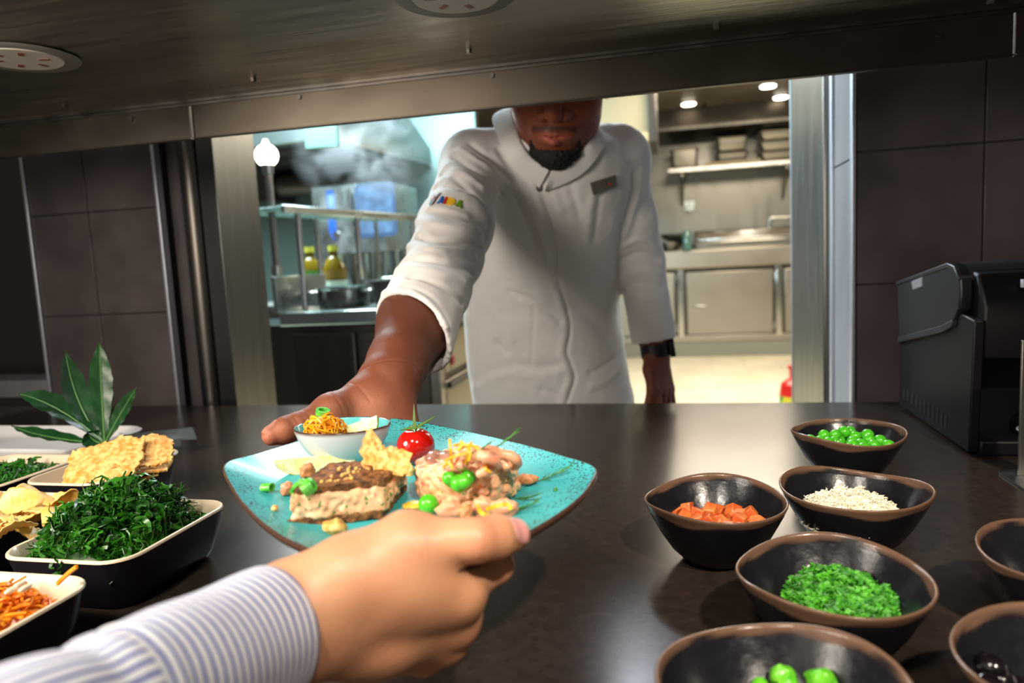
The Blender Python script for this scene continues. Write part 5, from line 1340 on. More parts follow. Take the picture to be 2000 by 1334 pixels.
def dill(c, d, L, lab, seed, grp=None, up=.25):
    rd = random.Random(seed); b = MB(); c = Vector(c); d = Vector(d).normalized()
    st_ = [c+d*L*k/8+Vector((0, 0, up*L*(k/8)**2)) for k in range(9)]
    b.tube(st_, [.0005]*9, 5)
    for k in range(2, 9):
        for s in (-1, 1):
            n_ = d.cross(Vector((0, 0, 1))).normalized()*s
            e = (d*rd.uniform(.5, 1)+n_*rd.uniform(.4, .9)+Vector((0, 0, rd.uniform(-.05, .5)))).normalized()*L*rd.uniform(.12, .3)
            b.tube([st_[k], st_[k]+e*.5+Vector((0, 0, .0004)), st_[k]+e], [.0004, .0004, .0002], 4)
    return tag(obj('dill_sprig', b, M['dill']), lab, 'dill', grp)
dill(on_z(905, 892, ztop), (.7, -.2, .2), .022, 'dill sprig tucked under the zest on the tartare', 1)
dill(on_z(940, 888, ztop-.001), (.9, .2, .3), .024, 'dill sprig among the shrimps on the right of the tartare', 2)
dill(onp(1040, 943)+Vector((0, 0, .001)), (1, .28, .1), .028, 'dill sprig lying alone at the right of the plate', 3)
dill(onp(1005, 975)+Vector((0, 0, .001)), (.8, -.5, .05), .022, 'dill sprig at the lower right beside the thumb', 4)
dill(onp(990, 1002)+Vector((0, 0, .001)), (1, .2, .05), .02, 'dill sprig behind the guest thumb nail', 6)
GP = 'peas on the tartare front'
for k, (px, py, r, dy) in enumerate(((897, 944, .0072, 0), (877, 934, .0058, 0), (884, 941, .0052, 0), (914, 932, .0060, 0), (907, 941, .0055, 0))):
    p = Vector(on_z(px, py, tz+TH-.002-(.003 if k in (0, 2) else 0))); 
    o = pea_at(p, r*.86, ['largest green pea on the front of the tartare', 'leftmost of the small green peas on the tartare', 'small green pea tucked behind the largest one on the tartare', 'green pea set farthest right and back on the tartare', 'small green pea just right of the largest one on the tartare'][k])
pea_at(onp(838, 1004)+Vector((0, 0, .0068)), .0070, 'green pea on the plate just above the guest knuckles')
M['wal'] = mat('walnut_bit', 'd69a66', 0.4, col2='b67648', scale=110, bump=0.0008, bscale=300, sss=0.2, sscale=0.003)
def lump(c, r, lab, seed, m=None, nm='shrimp_bit', cat='shrimp', sq=(1, 1, 1)):
    o = obj(nm, MB().ball((0, 0, 0), (r*sq[0], r*sq[1], r*sq[2]), 22, 14, lambda p: p*(1+.35*mnoise.noise(p*(1.9/r)+Vector((seed*3.1, 0, 0)))+.12*mnoise.noise(p*(4.5/r)+Vector((0, seed, 0))))), m or M['shrimp'], local=True, smooth=180)
    o.location = Vector(c)+Vector((0, 0, r*.8)); return tag(o, lab, cat)
lump(onp(561, 966), .0052, 'small pink shrimp bit left of the sandwich', 1)
lump(onp(604, 958)+Vector((0, 0, .010)), .006, 'brown nut piece at the top left corner of the sandwich', 2, M['wal'], 'nut_piece', 'nut')
lump(onp(1030, 948), .0058, 'brown shrimp bit right of the tartare beside the dill', 3, M['wal'], sq=(1.4, .8, .7))
lump(onp(880, 1012), .0068, 'shrimp bit peeking out left of the orange zest above the thumb', 4, sq=(1.3, .9, .9))
lump(onp(945, 1006), .0070, 'shrimp bit under the orange zest curl above the thumb', 5, sq=(1.2, .9, 1))
lump(onp(985, 1008), .0068, 'pale shrimp bit behind the guest thumb nail', 6, sq=(1.4, .9, .9))
lump(onp(910, 1014), .0050, 'orange nut bit between the two shrimp bits above the thumb', 7, M['wal'], 'nut_piece', 'nut')
zest_string([onp(932, 985, .008), onp(940, 1002, .012), onp(955, 1006, .010)], 'short orange zest strip above the guest thumb', None, .0024)
zest_string([onp(950, 995, .009), onp(972, 988, .013), onp(992, 986, .012), onp(998, 996, .009)], 'curled orange zest string nearest to the thumb nail', None, .0024)
lump(onp(815, 1000), .0060, 'yellow fruit slice between sandwich and tartare', 8, mat('yellow_slice', 'd8b23a', 0.3, sss=.3), 'fruit_slice', 'fruit', (1.6, 1, .4))
lump(onp(800, 928), .0045, 'yellow cracker bit behind the right end of the sandwich', 9, M['cracker'], 'cracker_bit', 'cracker', (.8, .8, 1.5))
lump(onp(655, 1044), .0062, 'yellow cracker bit half hidden behind the back of the hand', 10, M['cracker'], 'cracker_bit', 'cracker', (1.2, 1, .7))
lump(onp(537, 998), .0022, 'tiny yellow crumb on the left side of the plate', 11, M['cracker'], 'crumb', 'crumb')
lump(onp(1085, 960), .0016, 'tiny green fleck at the right side of the plate', 12, M['dill'], 'herb_fleck', 'herb')
# ================================================================== PEOPLE
from mathutils.bvhtree import BVHTree
def oy(px, py, y): return np.array(on_y(px, py, y), float)
def skin_mat(name, sss, rough, scale):
    m = mat(name, 'ffffff', rough, attr='tone', sss=sss, sssr=(1, .35, .2), sscale=scale, spec=0.45, bump=0.00022, bscale=420)
    return m
M['skin_light'] = skin_mat('light_skin', 0.25, 0.42, 0.006)
M['skin_dark'] = skin_mat('dark_skin', 0.12, 0.56, 0.004)
def bump_at(V, c, r): d = np.linalg.norm((V-np.array(c))/np.array(r), axis=1); return np.exp(-d*d*1.5)
def nail_mask(V, c, ax, nrm, L, W):
    ax = ax/np.linalg.norm(ax); nrm = nrm-ax*(nrm@ax); nrm = nrm/np.linalg.norm(nrm); sd = np.cross(ax, nrm)
    q = V-c; u = q@ax; v = q@sd; w_ = q@nrm
    e = (np.abs(u)/L)**3+(np.abs(v)/W)**3
    return smoothstep((1.0-e)*4)*(w_ > 0.001), smoothstep(1-np.abs(e-1.15)*4)*(w_ > 0.0005)
# ------------------------------------------------------------------ guest: left arm reaching in, hand on the plate
g = {}
g['W'] = oy(565, 1216, .315); g['cmc'] = oy(690, 1128, .330); g['tm'] = oy(798, 1062, .342); g['ti'] = oy(934, 1055, .345); g['tt'] = oy(1003, 1044, .366)
g['m'] = [oy(893, 1158, .352), oy(893, 1212, .364), oy(872, 1252, .372), oy(828, 1280, .378)]
El = oy(-60, 1570, .165)-g['W']; El = g['W']+0.265*El/np.linalg.norm(El)
g['el'] = El
hd = (np.mean(g['m'], 0)-g['W']); hd /= np.linalg.norm(hd)
tips = []
fing = []
for k, m in enumerate(g['m']):
    if k == 0: P = [m, oy(966, 1104, .386), np.array([-.119, .416, .9015]), np.array([-.133, .434, .899])]
    else:
        P = [m, m+np.array([.006-.003*k, .036+.002*k, .004+.006*k]), None, None]
        P[2] = np.array([P[1][0]-.006, P[1][1]+.024, .895-.002*k]); P[3] = np.array([P[2][0]-.012, P[2][1]+.018, .8965])
    fing.append(P)
lo = np.array([-.30, .20, .80]); hi = np.array([-.06, .48, .97])
F = Field([span(-.44, (-.27, .004), (-.05, .00145)), span(.05, (.24, .004), (.48, .00145)), span(.815, (.965, .00145))])
F.cone(g['el'], g['W']+(g['el']-g['W'])*.25, .034, .0255, 0)
F.cone(g['W']+(g['el']-g['W'])*.25, g['W'], .0255, .0245, .02)
for m, r in zip(g['m'], (.0135, .0130, .0120, .0112)): F.cone(g['W'], m, .0185, r, .018)
F.cone(g['W'], g['cmc'], .0215, .0175, .022)
F.cone(g['cmc'], g['tm'], .0175, .0146, .020)
F.cone(g['cmc'], g['m'][0], .0155, .0118, .014)
F.cone(g['tm'], (g['m'][0]*.6+g['tm']*.4), .0120, .0105, .014)
F.ell((g['tm']+g['m'][0]+g['cmc'])/3+np.array([.002, -.002, .000]), (.020, .016, .018), .020)
F.cone(g['tm'], g['ti'], .0142, .0108, .008)
mid = (g['ti']+g['tt'])/2+np.array([0, 0, .0006])
F.cone(g['ti'], mid, .0108, .0112, .005)
F.cone(mid, g['tt'], .0112, .0088, .004)
F.ell(g['W']+np.array([.030, .028, -.024]), (.026, .020, .016), .014)
for k, P in enumerate(fing):
    r = (.0098, .0100, .0094, .0082)[k]
    F.cone(P[0], P[1], r*1.16, r*1.04, .006); F.cone(P[1], P[2], r*1.04, r*.94, .003); F.cone(P[2], P[3], r*.94, r*.80, .003)
    F.ell(P[1], (r*1.09,)*3, .004)
V, Fc = F.mesh(); V = relax(V, Fc, 3)
N_ = normals(V, Fc)
nd = np.array([.12, -.80, .58]); ta = g['tt']-g['ti']
nc = g['tt']-ta/np.linalg.norm(ta)*.0015+nd/np.linalg.norm(nd)*.0085
nm, ng = nail_mask(V, g['tt']-ta/np.linalg.norm(ta)*.0005, ta, nd, .0098, .0078)
D = -0.0005*ng+0.00035*nm
for s in (-.0035, -.0012, .0012, .0035):     # knuckle creases of the thumb
    c = g['ti']+ta/np.linalg.norm(ta)*s*1.15
    u = (V-c)@(ta/np.linalg.norm(ta)); near = np.linalg.norm(V-c, axis=1) < .014
    D += -0.00038*np.exp(-(u/.0006)**2)*near*((V-c)@nd > 0)
D += 0.0006*nz(V, 55, 3)
for m in g['m'][:3]: D += 0.0012*bump_at(V, m+np.array([.002, -.009, .003]), (.008,)*3)
V = V+N_*D[:, None]
base = np.array(lin('d59d77')); red = np.array(lin('c9785c')); nailc = np.array(lin('f0aaa4'))
n1 = np.clip(nz(V, 45, 1)*.5+.35, 0, 1)
rd = np.clip(sum(bump_at(V, c, (.012,)*3) for c in [g['tt'], g['ti'], fing[0][1], g['m'][0], g['m'][1], g['m'][2], fing[1][1]])*.75+n1*.35, 0, 1)[:, None]
T = base*(1-rd)+red*rd
T = T*(1-nm[:, None])+nailc*nm[:, None]
dk = np.clip(ng*.5, 0, .5)[:, None]; T = T*(1-dk*.4)
t = thing('person', (float(El[0]), float(El[1]), ZT), 'guest arm in a blue striped sleeve, left hand holding the near edge of the plate', 'person')
body = obj('body', VF(V, Fc), M['skin_light'], t, smooth=180, attrs={'tone': np.concatenate([T, np.ones((len(T), 1))], 1)})
# striped sleeve
ax = g['W']-g['el']; axl = np.linalg.norm(ax); ax = ax/axl
ce = oy(543, 1235, .306); ce = g['W']-ax*0.016
s0 = g['el']-ax*.03
up_ = np.array([0, 0, 1.0]); sx_ = np.cross(ax, up_); sx_ /= np.linalg.norm(sx_); sz_ = np.cross(sx_, ax)
LEN = float((ce-s0)@ax)
rings = []; uvt = []
NA, NL = 120, 96
def rsl(u, a):
    r = .0405-.0112*u
    w_ = .0016*math.sin(u*31+2.1*math.sin(a)+.6)*(0.25+.75*(1-u))+.0014*math.sin(u*13-1.5*math.cos(a)+2)*(1-.6*u)+.0010*math.sin(2*a+u*9)
    w_ += .0026*math.exp(-((u-.69+.02*math.sin(a))/.035)**2)-.0016*math.exp(-((u-.64)/.02)**2)      # cuff seam step
    if u > .70: w_ += .0016
    return r+w_
for i in range(NL+1):
    u = i/NL; c = s0+ax*LEN*u
    rings.append([tuple(c+(sx_*math.cos(a)*1.0+sz_*math.sin(a)*1.06)*rsl(u, a)+ax*(.004*math.sin(a)*u)) for a in np.linspace(0, 2*math.pi, NA, endpoint=False)])
    uvt += [[u*LEN, a/(2*math.pi), u, 1] for a in np.linspace(0, 2*math.pi, NA, endpoint=False)]
for u, dr in ((1.0, -.0022), (.97, -.0030), (.80, -.0045)):
    c = s0+ax*LEN*u
    rings.append([tuple(c+(sx_*math.cos(a)+sz_*math.sin(a)*1.06)*(rsl(1.0, a)+dr)+ax*(.004*math.sin(a)*u)) for a in np.linspace(0, 2*math.pi, NA, endpoint=False)])
    uvt += [[u*LEN, a/(2*math.pi), u, 1] for a in np.linspace(0, 2*math.pi, NA, endpoint=False)]
m = mat('blue_striped_cotton', 'dfe2ec', 0.75, attr='suv', sheen=0.2, bump=0.00012, bscale=1500)
nt = m.node_tree; N = nt.nodes; L = nt.links; at = [n for n in N if n.type == 'ATTRIBUTE'][0]
sp = N.new('ShaderNodeSeparateColor'); L.new(at.outputs['Color'], sp.inputs[0])
def mth(op, a, b=None, c=None):
    n = N.new('ShaderNodeMath'); n.operation = op
    for i, v in enumerate((a, b, c)):
        if v is None: continue
        if isinstance(v, (int, float)): n.inputs[i].default_value = v
        else: L.new(v, n.inputs[i])
    return n.outputs[0]
# stripes run round the arm on the turned cuff and along the arm above it
tcn = [n for n in N if n.type == 'TEX_COORD'][0]
wob = N.new('ShaderNodeTexNoise'); wob.inputs['Scale'].default_value = 60; L.new(tcn.outputs['Object'], wob.inputs['Vector'])
ringc = mth('ADD', mth('MULTIPLY', sp.outputs[0], 1/0.0046), mth('MULTIPLY', wob.outputs['Fac'], .35))
alongc = mth('ADD', mth('MULTIPLY', sp.outputs[1], 44.0), mth('MULTIPLY', sp.outputs[2], 5.0))
iscuff = mth('GREATER_THAN', sp.outputs[2], .685)
sel = mth('ADD', mth('MULTIPLY', ringc, iscuff), mth('MULTIPLY', alongc, mth('SUBTRACT', 1.0, iscuff)))
fr_ = mth('FRACT', sel)
st_ = mth('MULTIPLY', mth('LESS_THAN', mth('ABSOLUTE', mth('SUBTRACT', fr_, .5)), .19), .95)
mx = N.new('ShaderNodeMix'); mx.data_type = 'RGBA'; L.new(st_, mx.inputs['Factor']); mx.inputs['A'].default_value = lin('f3f5fb')+(1,); mx.inputs['B'].default_value = lin('2f4bb0')+(1,)
L.new(mx.outputs['Result'], N['Principled BSDF'].inputs['Base Color'])
obj('sleeve', MB().loft(rings, cap=False), m, t, smooth=180, attrs={'suv': uvt})
# ------------------------------------------------------------------ chef: leaning over the counter, right arm holding the far edge of the plate
def cam_up(p): return p
S1, E1, W1 = oy(926, 322, 1.24), oy(872, 500, 1.005), oy(764, 738, .735)
S2, E2, W2 = oy(1210, 305, 1.36), oy(1252, 510, 1.46), oy(1281, 688, 1.45)
SEC = [(860, 925, 1255, 1.62), (790, 928, 1240, 1.58), (700, 914, 1222, 1.54), (600, 908, 1212, 1.49), (520, 918, 1212, 1.44), (440, 935, 1228, 1.385), (380, 945, 1235, 1.345), (330, 940, 1232, 1.315), (295, 960, 1205, 1.30), (265, 1000, 1165, 1.30)]
sz, sc_x, sc_y, sa = [], [], [], []
for py, l, r, y in SEC:
    a, b = oy(l, py, y), oy(r, py, y)
    sz.append((a[2]+b[2])/2); sc_x.append((a[0]+b[0])/2); sc_y.append(y); sa.append((b[0]-a[0])/2)
sz = np.array([sz[0]-.12]+sz); sc_x = np.array([sc_x[0]]+sc_x); sc_y = np.array([1.65]+sc_y); sa = np.array([sa[0]*1.03]+sa)
sb_ = np.interp(sz, [.6, .8, 1.0, 1.15, 1.27, 1.35], [.135, .128, .122, .125, .11, .085])
def torso(grow):
    def f(X, Y, Z):
        cx = np.interp(Z, sz, sc_x); cy = np.interp(Z, sz, sc_y); a = np.interp(Z, sz, sa)+grow; b = np.interp(Z, sz, sb_)+grow
        q = np.sqrt(((X-cx)/a)**2+((Y-cy)/b)**2)
        e = (q-1)*np.minimum(a, b)*0.92
        return np.maximum(e, Z-(sz[-1]+grow))
    return f
NB = oy(1088, 268, 1.315)                                    # base of the neck
# head frame
HS = 1.05
chin = oy(1083, 327, 1.185)
pt = math.radians(27); yw = math.radians(3); rl = math.radians(5)
hf = np.array([math.sin(yw)*math.cos(pt), -math.cos(yw)*math.cos(pt), -math.sin(pt)])
hx = np.array([math.cos(yw), math.sin(yw), 0.0]); hu = np.cross(hx, -hf); hu = hu if hu[2] > 0 else -hu
hx, hu = hx*math.cos(rl)-hu*math.sin(rl), hu*math.cos(rl)+hx*math.sin(rl)
HO = chin-(hf*.084-hu*.116)*HS
RH = np.array([hx, hf, hu])
def H(x, f, u): return HO+(hx*x+hf*f+hu*u)*HS
def hl(V): return ((V-HO)@RH.T)/HS                            # world -> head coordinates
ax_ = span(-.52, (-.455, .008), (-.27, .0017), (-.10, .0022), (.005, .0034), (.07, .01))
ay_ = span(.50, (.80, .0017), (.98, .0040), (1.02, .0030), (1.31, .0022), (1.40, .005), (1.49, .0034), (1.85, .012))
az_ = span(.0, (.68, .022), (.86, .0034), (.885, .0025), (1.0, .0017), (1.18, .006), (1.46, .0023), (1.52, .008))
B = Field([ax_, ay_, az_])
# legs and hidden trunk
hip = np.array([sc_x[1], 1.63, .74])
for s in (-1, 1):
    k_ = hip+np.array([s*.095, .0, -.30]); B.cone(hip+np.array([s*.085, 0, 0]), k_, .078, .055, .03); B.cone(k_, k_+np.array([0, .05, -.36]), .055, .04, .03)
    B.cone(k_+np.array([0, .05, -.37]), k_+np.array([0, -.10, -.40]), .036, .03, .02)
B.fn(torso(-.02), (-.5, 1.1, .66), (.05, 1.80, sz[-1]+.0), .02)
B.cone(NB+np.array([0, .02, -.06]), NB+np.array([0, .015, 0]), .075, .06, .03)
B.cone(NB, H(0, -.025, -.055), .060, .056, .03)
# head
B.ell(H(0, -.012, .045), np.array((.074, .096, .088))*HS, .02, RH)
B.ell(H(0, .018, -.015), np.array((.0705, .078, .100))*HS, .02, RH)
B.ell(H(0, .016, -.062), np.array((.064, .066, .056))*HS, .02, RH)
B.ell(H(0, .060, -.097), np.array((.029, .022, .020))*HS, .022, RH)
for s in (-1, 1):
    B.ell(H(s*.042, .054, -.020), np.array((.026, .024, .026))*HS, .018, RH)
    B.ell(H(s*.032, .092, .010), np.array((.018, .013, .011))*HS, .014, RH, 'sub')
    B.ell(H(s*.032, .0745, .008), np.array((.0135, .0125, .0120))*HS, .004, RH)
    B.ell(H(s*.0755, -.008, -.006), np.array((.011, .019, .031))*HS, .006, RH)
    B.ell(H(s*.086, .000, -.002), np.array((.006, .009, .016))*HS, .004, RH, 'sub')
B.cone(H(-.040, .080, .030), H(.040, .080, .030), .0125*HS, .0125*HS, .014)
B.cone(H(0, .086, .020), H(0, .1085, -.026), .0080*HS, .0125*HS, .010)
for s in (-1, 1):
    B.ell(H(s*.0160, .0945, -.0315), np.array((.0098, .0115, .0088))*HS, .006, RH)
    B.ell(H(s*.0085, .100, -.0405), np.array((.0045, .0065, .0035))*HS, .003, RH, 'sub')
B.ell(H(0, .078, -.058), np.array((.034, .020, .026))*HS, .014, RH)
for s in (-1, 1):
    B.cone(H(s*.023, .086, -.0630), H(s*.004, .0990, -.0585), .0034*HS, .0050*HS, .005)
    B.cone(H(s*.021, .086, -.0660), H(0, .0985, -.0705), .0036*HS, .0062*HS, .005)
B.ell(H(0, .103, -.0640), np.array((.0235, .012, .0012))*HS, .0035, RH, 'sub')
# right arm
cf1 = E1+(W1-E1)*.62
B.cone(S1, E1, .045, .040, .02); B.cone(E1, cf1, .044, .044, .02); B.cone(cf1, W1+(E1-W1)*.10, .0450, .0335, .02); B.cone(W1+(E1-W1)*.10, W1, .0335, .0305, .012)
tc, tm, ti, tt = oy(716, 776, .695), oy(646, 803, .652), oy(580, 832, .618), oy(531, 850, .598)
mc = [np.array([-.330, .640, .899]), np.array([-.308, .660, .897]), np.array([-.290, .678, .898]), np.array([-.276, .694, .902])]
for m, r in zip(mc, (.0135, .0135, .013, .012)): B.cone(W1+np.array([0, -.008, -.006]), m, .022, r, .016)
B.cone(W1, tc, .026, .0205, .018); B.cone(tc, tm, .0205, .0160, .014); B.cone(tm, ti, .0152, .0122, .008)
md_ = (ti+tt)/2; B.cone(ti, md_, .0122, .0128, .005); B.cone(md_, tt, .0128, .0100, .004)
B.cone(tm, mc[0]*.6+tm*.4, .013, .010, .014)
B.ell((tc+mc[1]+W1)/3, (.026, .030, .020), .018)
for k, m in enumerate(mc):
    r = (.0088, .0092, .0088, .0076)[k]
    P = [m, m+np.array([.022, -.034, -.001]), m+np.array([.040, -.050, -.003]), m+np.array([.052, -.058, -.003])]
    B.cone(P[0], P[1], r*1.15, r, .005); B.cone(P[1], P[2], r, r*.95, .003); B.cone(P[2], P[3], r*.95, r*.8, .003)
# left arm
cf2 = E2+(W2-E2)*.75
B.cone(S2, E2, .042, .036, .02); B.cone(E2, cf2, .038, .032, .02); B.cone(cf2, W2, .032, .0255, .02)
mL = [oy(1281, 760, 1.425), oy(1291, 766, 1.445), oy(1301, 766, 1.465), oy(1309, 760, 1.485)]
for m, r in zip(mL, (.0125, .0125, .0115, .0105)): B.cone(W2, m, .0205, r, .012)
for k, m in enumerate(mL):
    r = (.0088, .0090, .0086, .0074)[k]; P = [m, m+np.array([.006, -.014, -.040]), m+np.array([.002, -.006, -.064]), m+np.array([-.004, .008, -.078])]
    B.cone(P[0], P[1], r*1.1, r, .004); B.cone(P[1], P[2], r, r*.95, .003); B.cone(P[2], P[3], r*.95, r*.8, .003)
a_, b_, c_ = oy(1271, 722, 1.425), oy(1274, 758, 1.41), oy(1266, 792, 1.405)
B.cone(W2, a_, .021, .0150, .012); B.cone(a_, b_, .0145, .0110, .01); B.cone(b_, c_, .0110, .0090, .004); B.cone(c_, c_+np.array([-.004, 0, -.02]), .009, .0078, .003)
V, Fc = B.mesh(); del B
V = relax(V, Fc, 2); N_ = normals(V, Fc)
D = 0.0005*nz(V, 60, 4)
ta = ti-tm; ta /= np.linalg.norm(ta)
for s in (-.010, -.004, .004, .009):
    c = ti+ta*s; u = (V-c)@ta; D += -.0005*np.exp(-(u/.0008)**2)*(np.linalg.norm(V-c, axis=1) < .02)
for s in (.010, .018, -.012):
    c = tm+ta*s-ta*.02; u = (V-c)@ta; D += -.0006*np.exp(-(u/.0011)**2)*(np.linalg.norm(V-c, axis=1) < .026)
wa = (W1-cf1)/np.linalg.norm(W1-cf1); u = (V-(W1+wa*.012))@(wa*.9+np.array([.35, 0, -.1])); D += -.0009*np.exp(-(u/.0012)**2)*(np.linalg.norm(V-W1, axis=1) < .055)
nl, ngv = nail_mask(V, tt, tt-ti, np.array([-.45, -.10, .88]), .0085, .0078)
D += .0003*nl-.0005*ngv
V = V+N_*D[:, None]
h = hl(V)
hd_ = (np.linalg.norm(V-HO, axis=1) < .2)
skin = np.array(lin('7d452d')); light = np.array(lin('c47a5e')); dark = np.array(lin('5a2f1e')); lip = np.array(lin('a8584c'))
n1 = np.clip(nz(V, 40, 2)*.6+.4, 0, 1)[:, None]
T = skin*(1-n1*.35)+dark*n1*.35
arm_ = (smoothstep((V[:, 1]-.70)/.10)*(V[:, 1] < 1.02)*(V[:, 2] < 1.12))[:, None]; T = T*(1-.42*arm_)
T = T*(1+hd_[:, None]*np.array([.55, .36, .30]))  # head skin painted lighter and redder to make up for the shade on it
# palm side, thumb pad and knuckle creases of the plate hand
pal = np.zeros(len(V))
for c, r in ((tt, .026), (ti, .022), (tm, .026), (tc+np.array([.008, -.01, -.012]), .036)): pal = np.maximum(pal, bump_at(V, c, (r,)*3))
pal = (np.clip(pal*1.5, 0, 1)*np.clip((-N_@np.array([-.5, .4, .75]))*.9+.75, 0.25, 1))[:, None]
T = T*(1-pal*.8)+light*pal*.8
T = T*(1-nl[:, None]*.6)+np.array(lin('c08a78'))*nl[:, None]*.6
lm = (np.exp(-((h[:, 0]/.024)**4))*np.exp(-(((h[:, 2]+.0655)/.0085)**4))*(h[:, 1] > .086)*hd_)[:, None]
T = T*(1-lm*.85)+lip*lm*.85
nose = (bump_at(h, (0, .105, -.024), (.02, .02, .03))*hd_)[:, None]; T = T*(1-nose*.4)+np.array(lin('8f4c35'))*nose*.4
jaw = hd_*(h[:, 1] > -.03)*smoothstep((-.030-h[:, 2]+.35*np.maximum(0, np.abs(h[:, 0])-.045))/.025)*(1-np.exp(-((h[:, 0]/.030)**4))*np.exp(-(((h[:, 2]+.062)/.016)**2)))
jaw = (jaw*.45*np.clip(nz(V, 500, 6)*1.2+.6, .2, 1))[:, None]; T = T*(1-jaw)+np.array(lin('1a0f0c'))*jaw
mu = hd_*np.exp(-((np.abs(h[:, 2]+.0505+.22*np.maximum(0, np.abs(h[:, 0])-.012))/.0055)**2))*(np.abs(h[:, 0]) < .034)*(h[:, 1] > .07)
mu = (np.clip(mu, 0, 1)*.75)[:, None]; T = T*(1-mu)+np.array(lin('120b0a'))*mu
br = hd_*np.exp(-((h[:, 2]-.034-.10*np.abs(h[:, 0]))/.006)**2)*(np.abs(np.abs(h[:, 0])-.034) < .022)*(h[:, 1] > .05)
T = T*(1-br[:, None]*.9)+np.array(lin('120b0a'))*br[:, None]*.9
ch = thing('person', (float(sc_x[1]), 1.62, 0), 'chef in a white jacket leaning forward and holding out the turquoise plate', 'person')
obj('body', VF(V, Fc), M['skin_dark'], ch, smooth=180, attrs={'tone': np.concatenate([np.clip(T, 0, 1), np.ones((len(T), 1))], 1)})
# ---- goatee and hair
M['hair'] = mat('black_hair', '080504', 0.8, col2='140d0b', scale=220, stretch=(1, 1, .4), bump=0.0016, bscale=330)
A = [np.arange(HO[i]-.19, HO[i]+.15, .0022) for i in range(3)]
G = Field(A)
G.ell(H(0, .048, -.099), np.array((.038, .042, .023))*HS, 0, RH); G.ell(H(0, .062, -.103), np.array((.027, .027, .024))*HS, .014, RH)
for s in (-1, 1): G.cone(H(s*.030, .064, -.098), H(s*.0335, .067, -.074), .0110*HS, .0060*HS, .008); G.cone(H(s*.0335, .067, -.074), H(s*.0325, .072, -.060), .0058*HS, .0035*HS, .005)
Vg, Fg = G.mesh(); Vg = relax(Vg, Fg, 1); Vg = Vg+normals(Vg, Fg)*(.0022*nz(Vg, 210, 1)+.0016*nz(Vg, 480, 2))[:, None]
obj('beard', VF(Vg, Fg), M['hair'], ch, smooth=180)
G = Field(A)
G.ell(H(0, -.016, .054), np.array((.079, .099, .088))*HS, 0, RH)
def cut(X, Y, Z):
    fx = ((X-HO[0])*hf[0]+(Y-HO[1])*hf[1]+(Z-HO[2])*hf[2])/HS; uz = ((X-HO[0])*hu[0]+(Y-HO[1])*hu[1]+(Z-HO[2])*hu[2])/HS
    return (np.where(fx > .02, .062-uz+(.07-fx)*.35, .02-uz+fx*.6))*.8
G.fn(cut, HO-.2, HO+.2, 0, 'and')
Vg, Fg = G.mesh(); Vg = relax(Vg, Fg, 1); Vg = Vg+normals(Vg, Fg)*(.0018*nz(Vg, 260, 1))[:, None]
obj('hair', VF(Vg, Fg), M['hair'], ch, smooth=180)
# ---- jacket
M['cotton'] = mat('white_chef_cotton', 'e2dfdd', 0.75, sheen=0.25, bump=0.00012, bscale=1600, sss=0.04, sssr=(1, .9, .8), sscale=0.004)
J = Field([np.arange(-.53, .05, .0033), np.arange(.74, 1.80, .0033), np.arange(.665, 1.40, .0033)])
J.fn(torso(.0), (-.52, 1.15, .67), (.04, 1.80, 1.40), 0)
J.cone(NB+np.array([-.02, .015, -.05]), S1, .070, .054, .05)
J.cone(NB+np.array([.02, .02, -.05]), S2, .070, .049, .05)
J.cone(S1, S1+(E1-S1)*.5, .0565, .0520, .03)
J.cone(S1+(E1-S1)*.5, E1, .0510, .0520, .012)
J.ell(S1+(E1-S1)*.72, (.056, .050, .050), .03)
J.cone(E1, E1+(cf1-E1)*.55, .0520, .0495, .016)
ce1 = cf1+(W1-cf1)*.10
d1 = (W1-E1)/np.linalg.norm(W1-E1)
J.cone(E1+(cf1-E1)*.5, ce1+d1*.03, .0510, .0545, .012)
J.cone(S2, S2+(E2-S2)*.6, .0500, .0440, .03); J.cone(S2+(E2-S2)*.6, E2, .0440, .0455, .02)
ce2 = cf2+(W2-cf2)*.30
J.cone(E2, ce2, .0450, .0445, .015)
# cut the sleeve ends flat and hollow, and open the neck
def endcut(p, d, keep_r):
    d = d/np.linalg.norm(d)
    J.fn(lambda X, Y, Z: np.where((X-p[0])**2+(Y-p[1])**2+(Z-p[2])**2 < keep_r**2, (X-p[0])*d[0]+(Y-p[1])*d[1]+(Z-p[2])*d[2], -1.0), p-keep_r, p+keep_r, 0, 'and')
d1t = d1+np.array([-.42, 0, .16])
endcut(ce1+d1*.012, d1t, .095); J.cone(ce1-d1*.045, ce1+d1*.09, .0455, .0500, .004, 'sub')
d2 = (W2-E2)/np.linalg.norm(W2-E2)
endcut(ce2+d2*.012, d2, .075); J.cone(ce2-d2*.04, ce2+d2*.08, .036, .043, .004, 'sub')
J.cone(NB+np.array([0, .0, -.012]), NB+np.array([0, -.02, .11]), .058, .078, .006, 'sub')
J.fn(lambda X, Y, Z: .700-Z+0*X+0*Y, (-.53, 1.0, .66), (.05, 1.80, .78), 0, 'and')
V, Fc = J.mesh(); del J
V = relax(V, Fc, 4)
N_ = normals(V, Fc)
tree = BVHTree.FromPolygons([Vector(p) for p in V], [tuple(q) for q in Fc.tolist()])
def cast(px, py, tr=None):
    d = Vector(_ray(px, py)).normalized(); r = (tr or tree).ray_cast(Vector(CO), d, 3.0)
    return (r[0], r[1]) if r[0] is not None else (None, None)
def cr(cx, cy): return (700+.4646*cx, 180+.4646*cy)
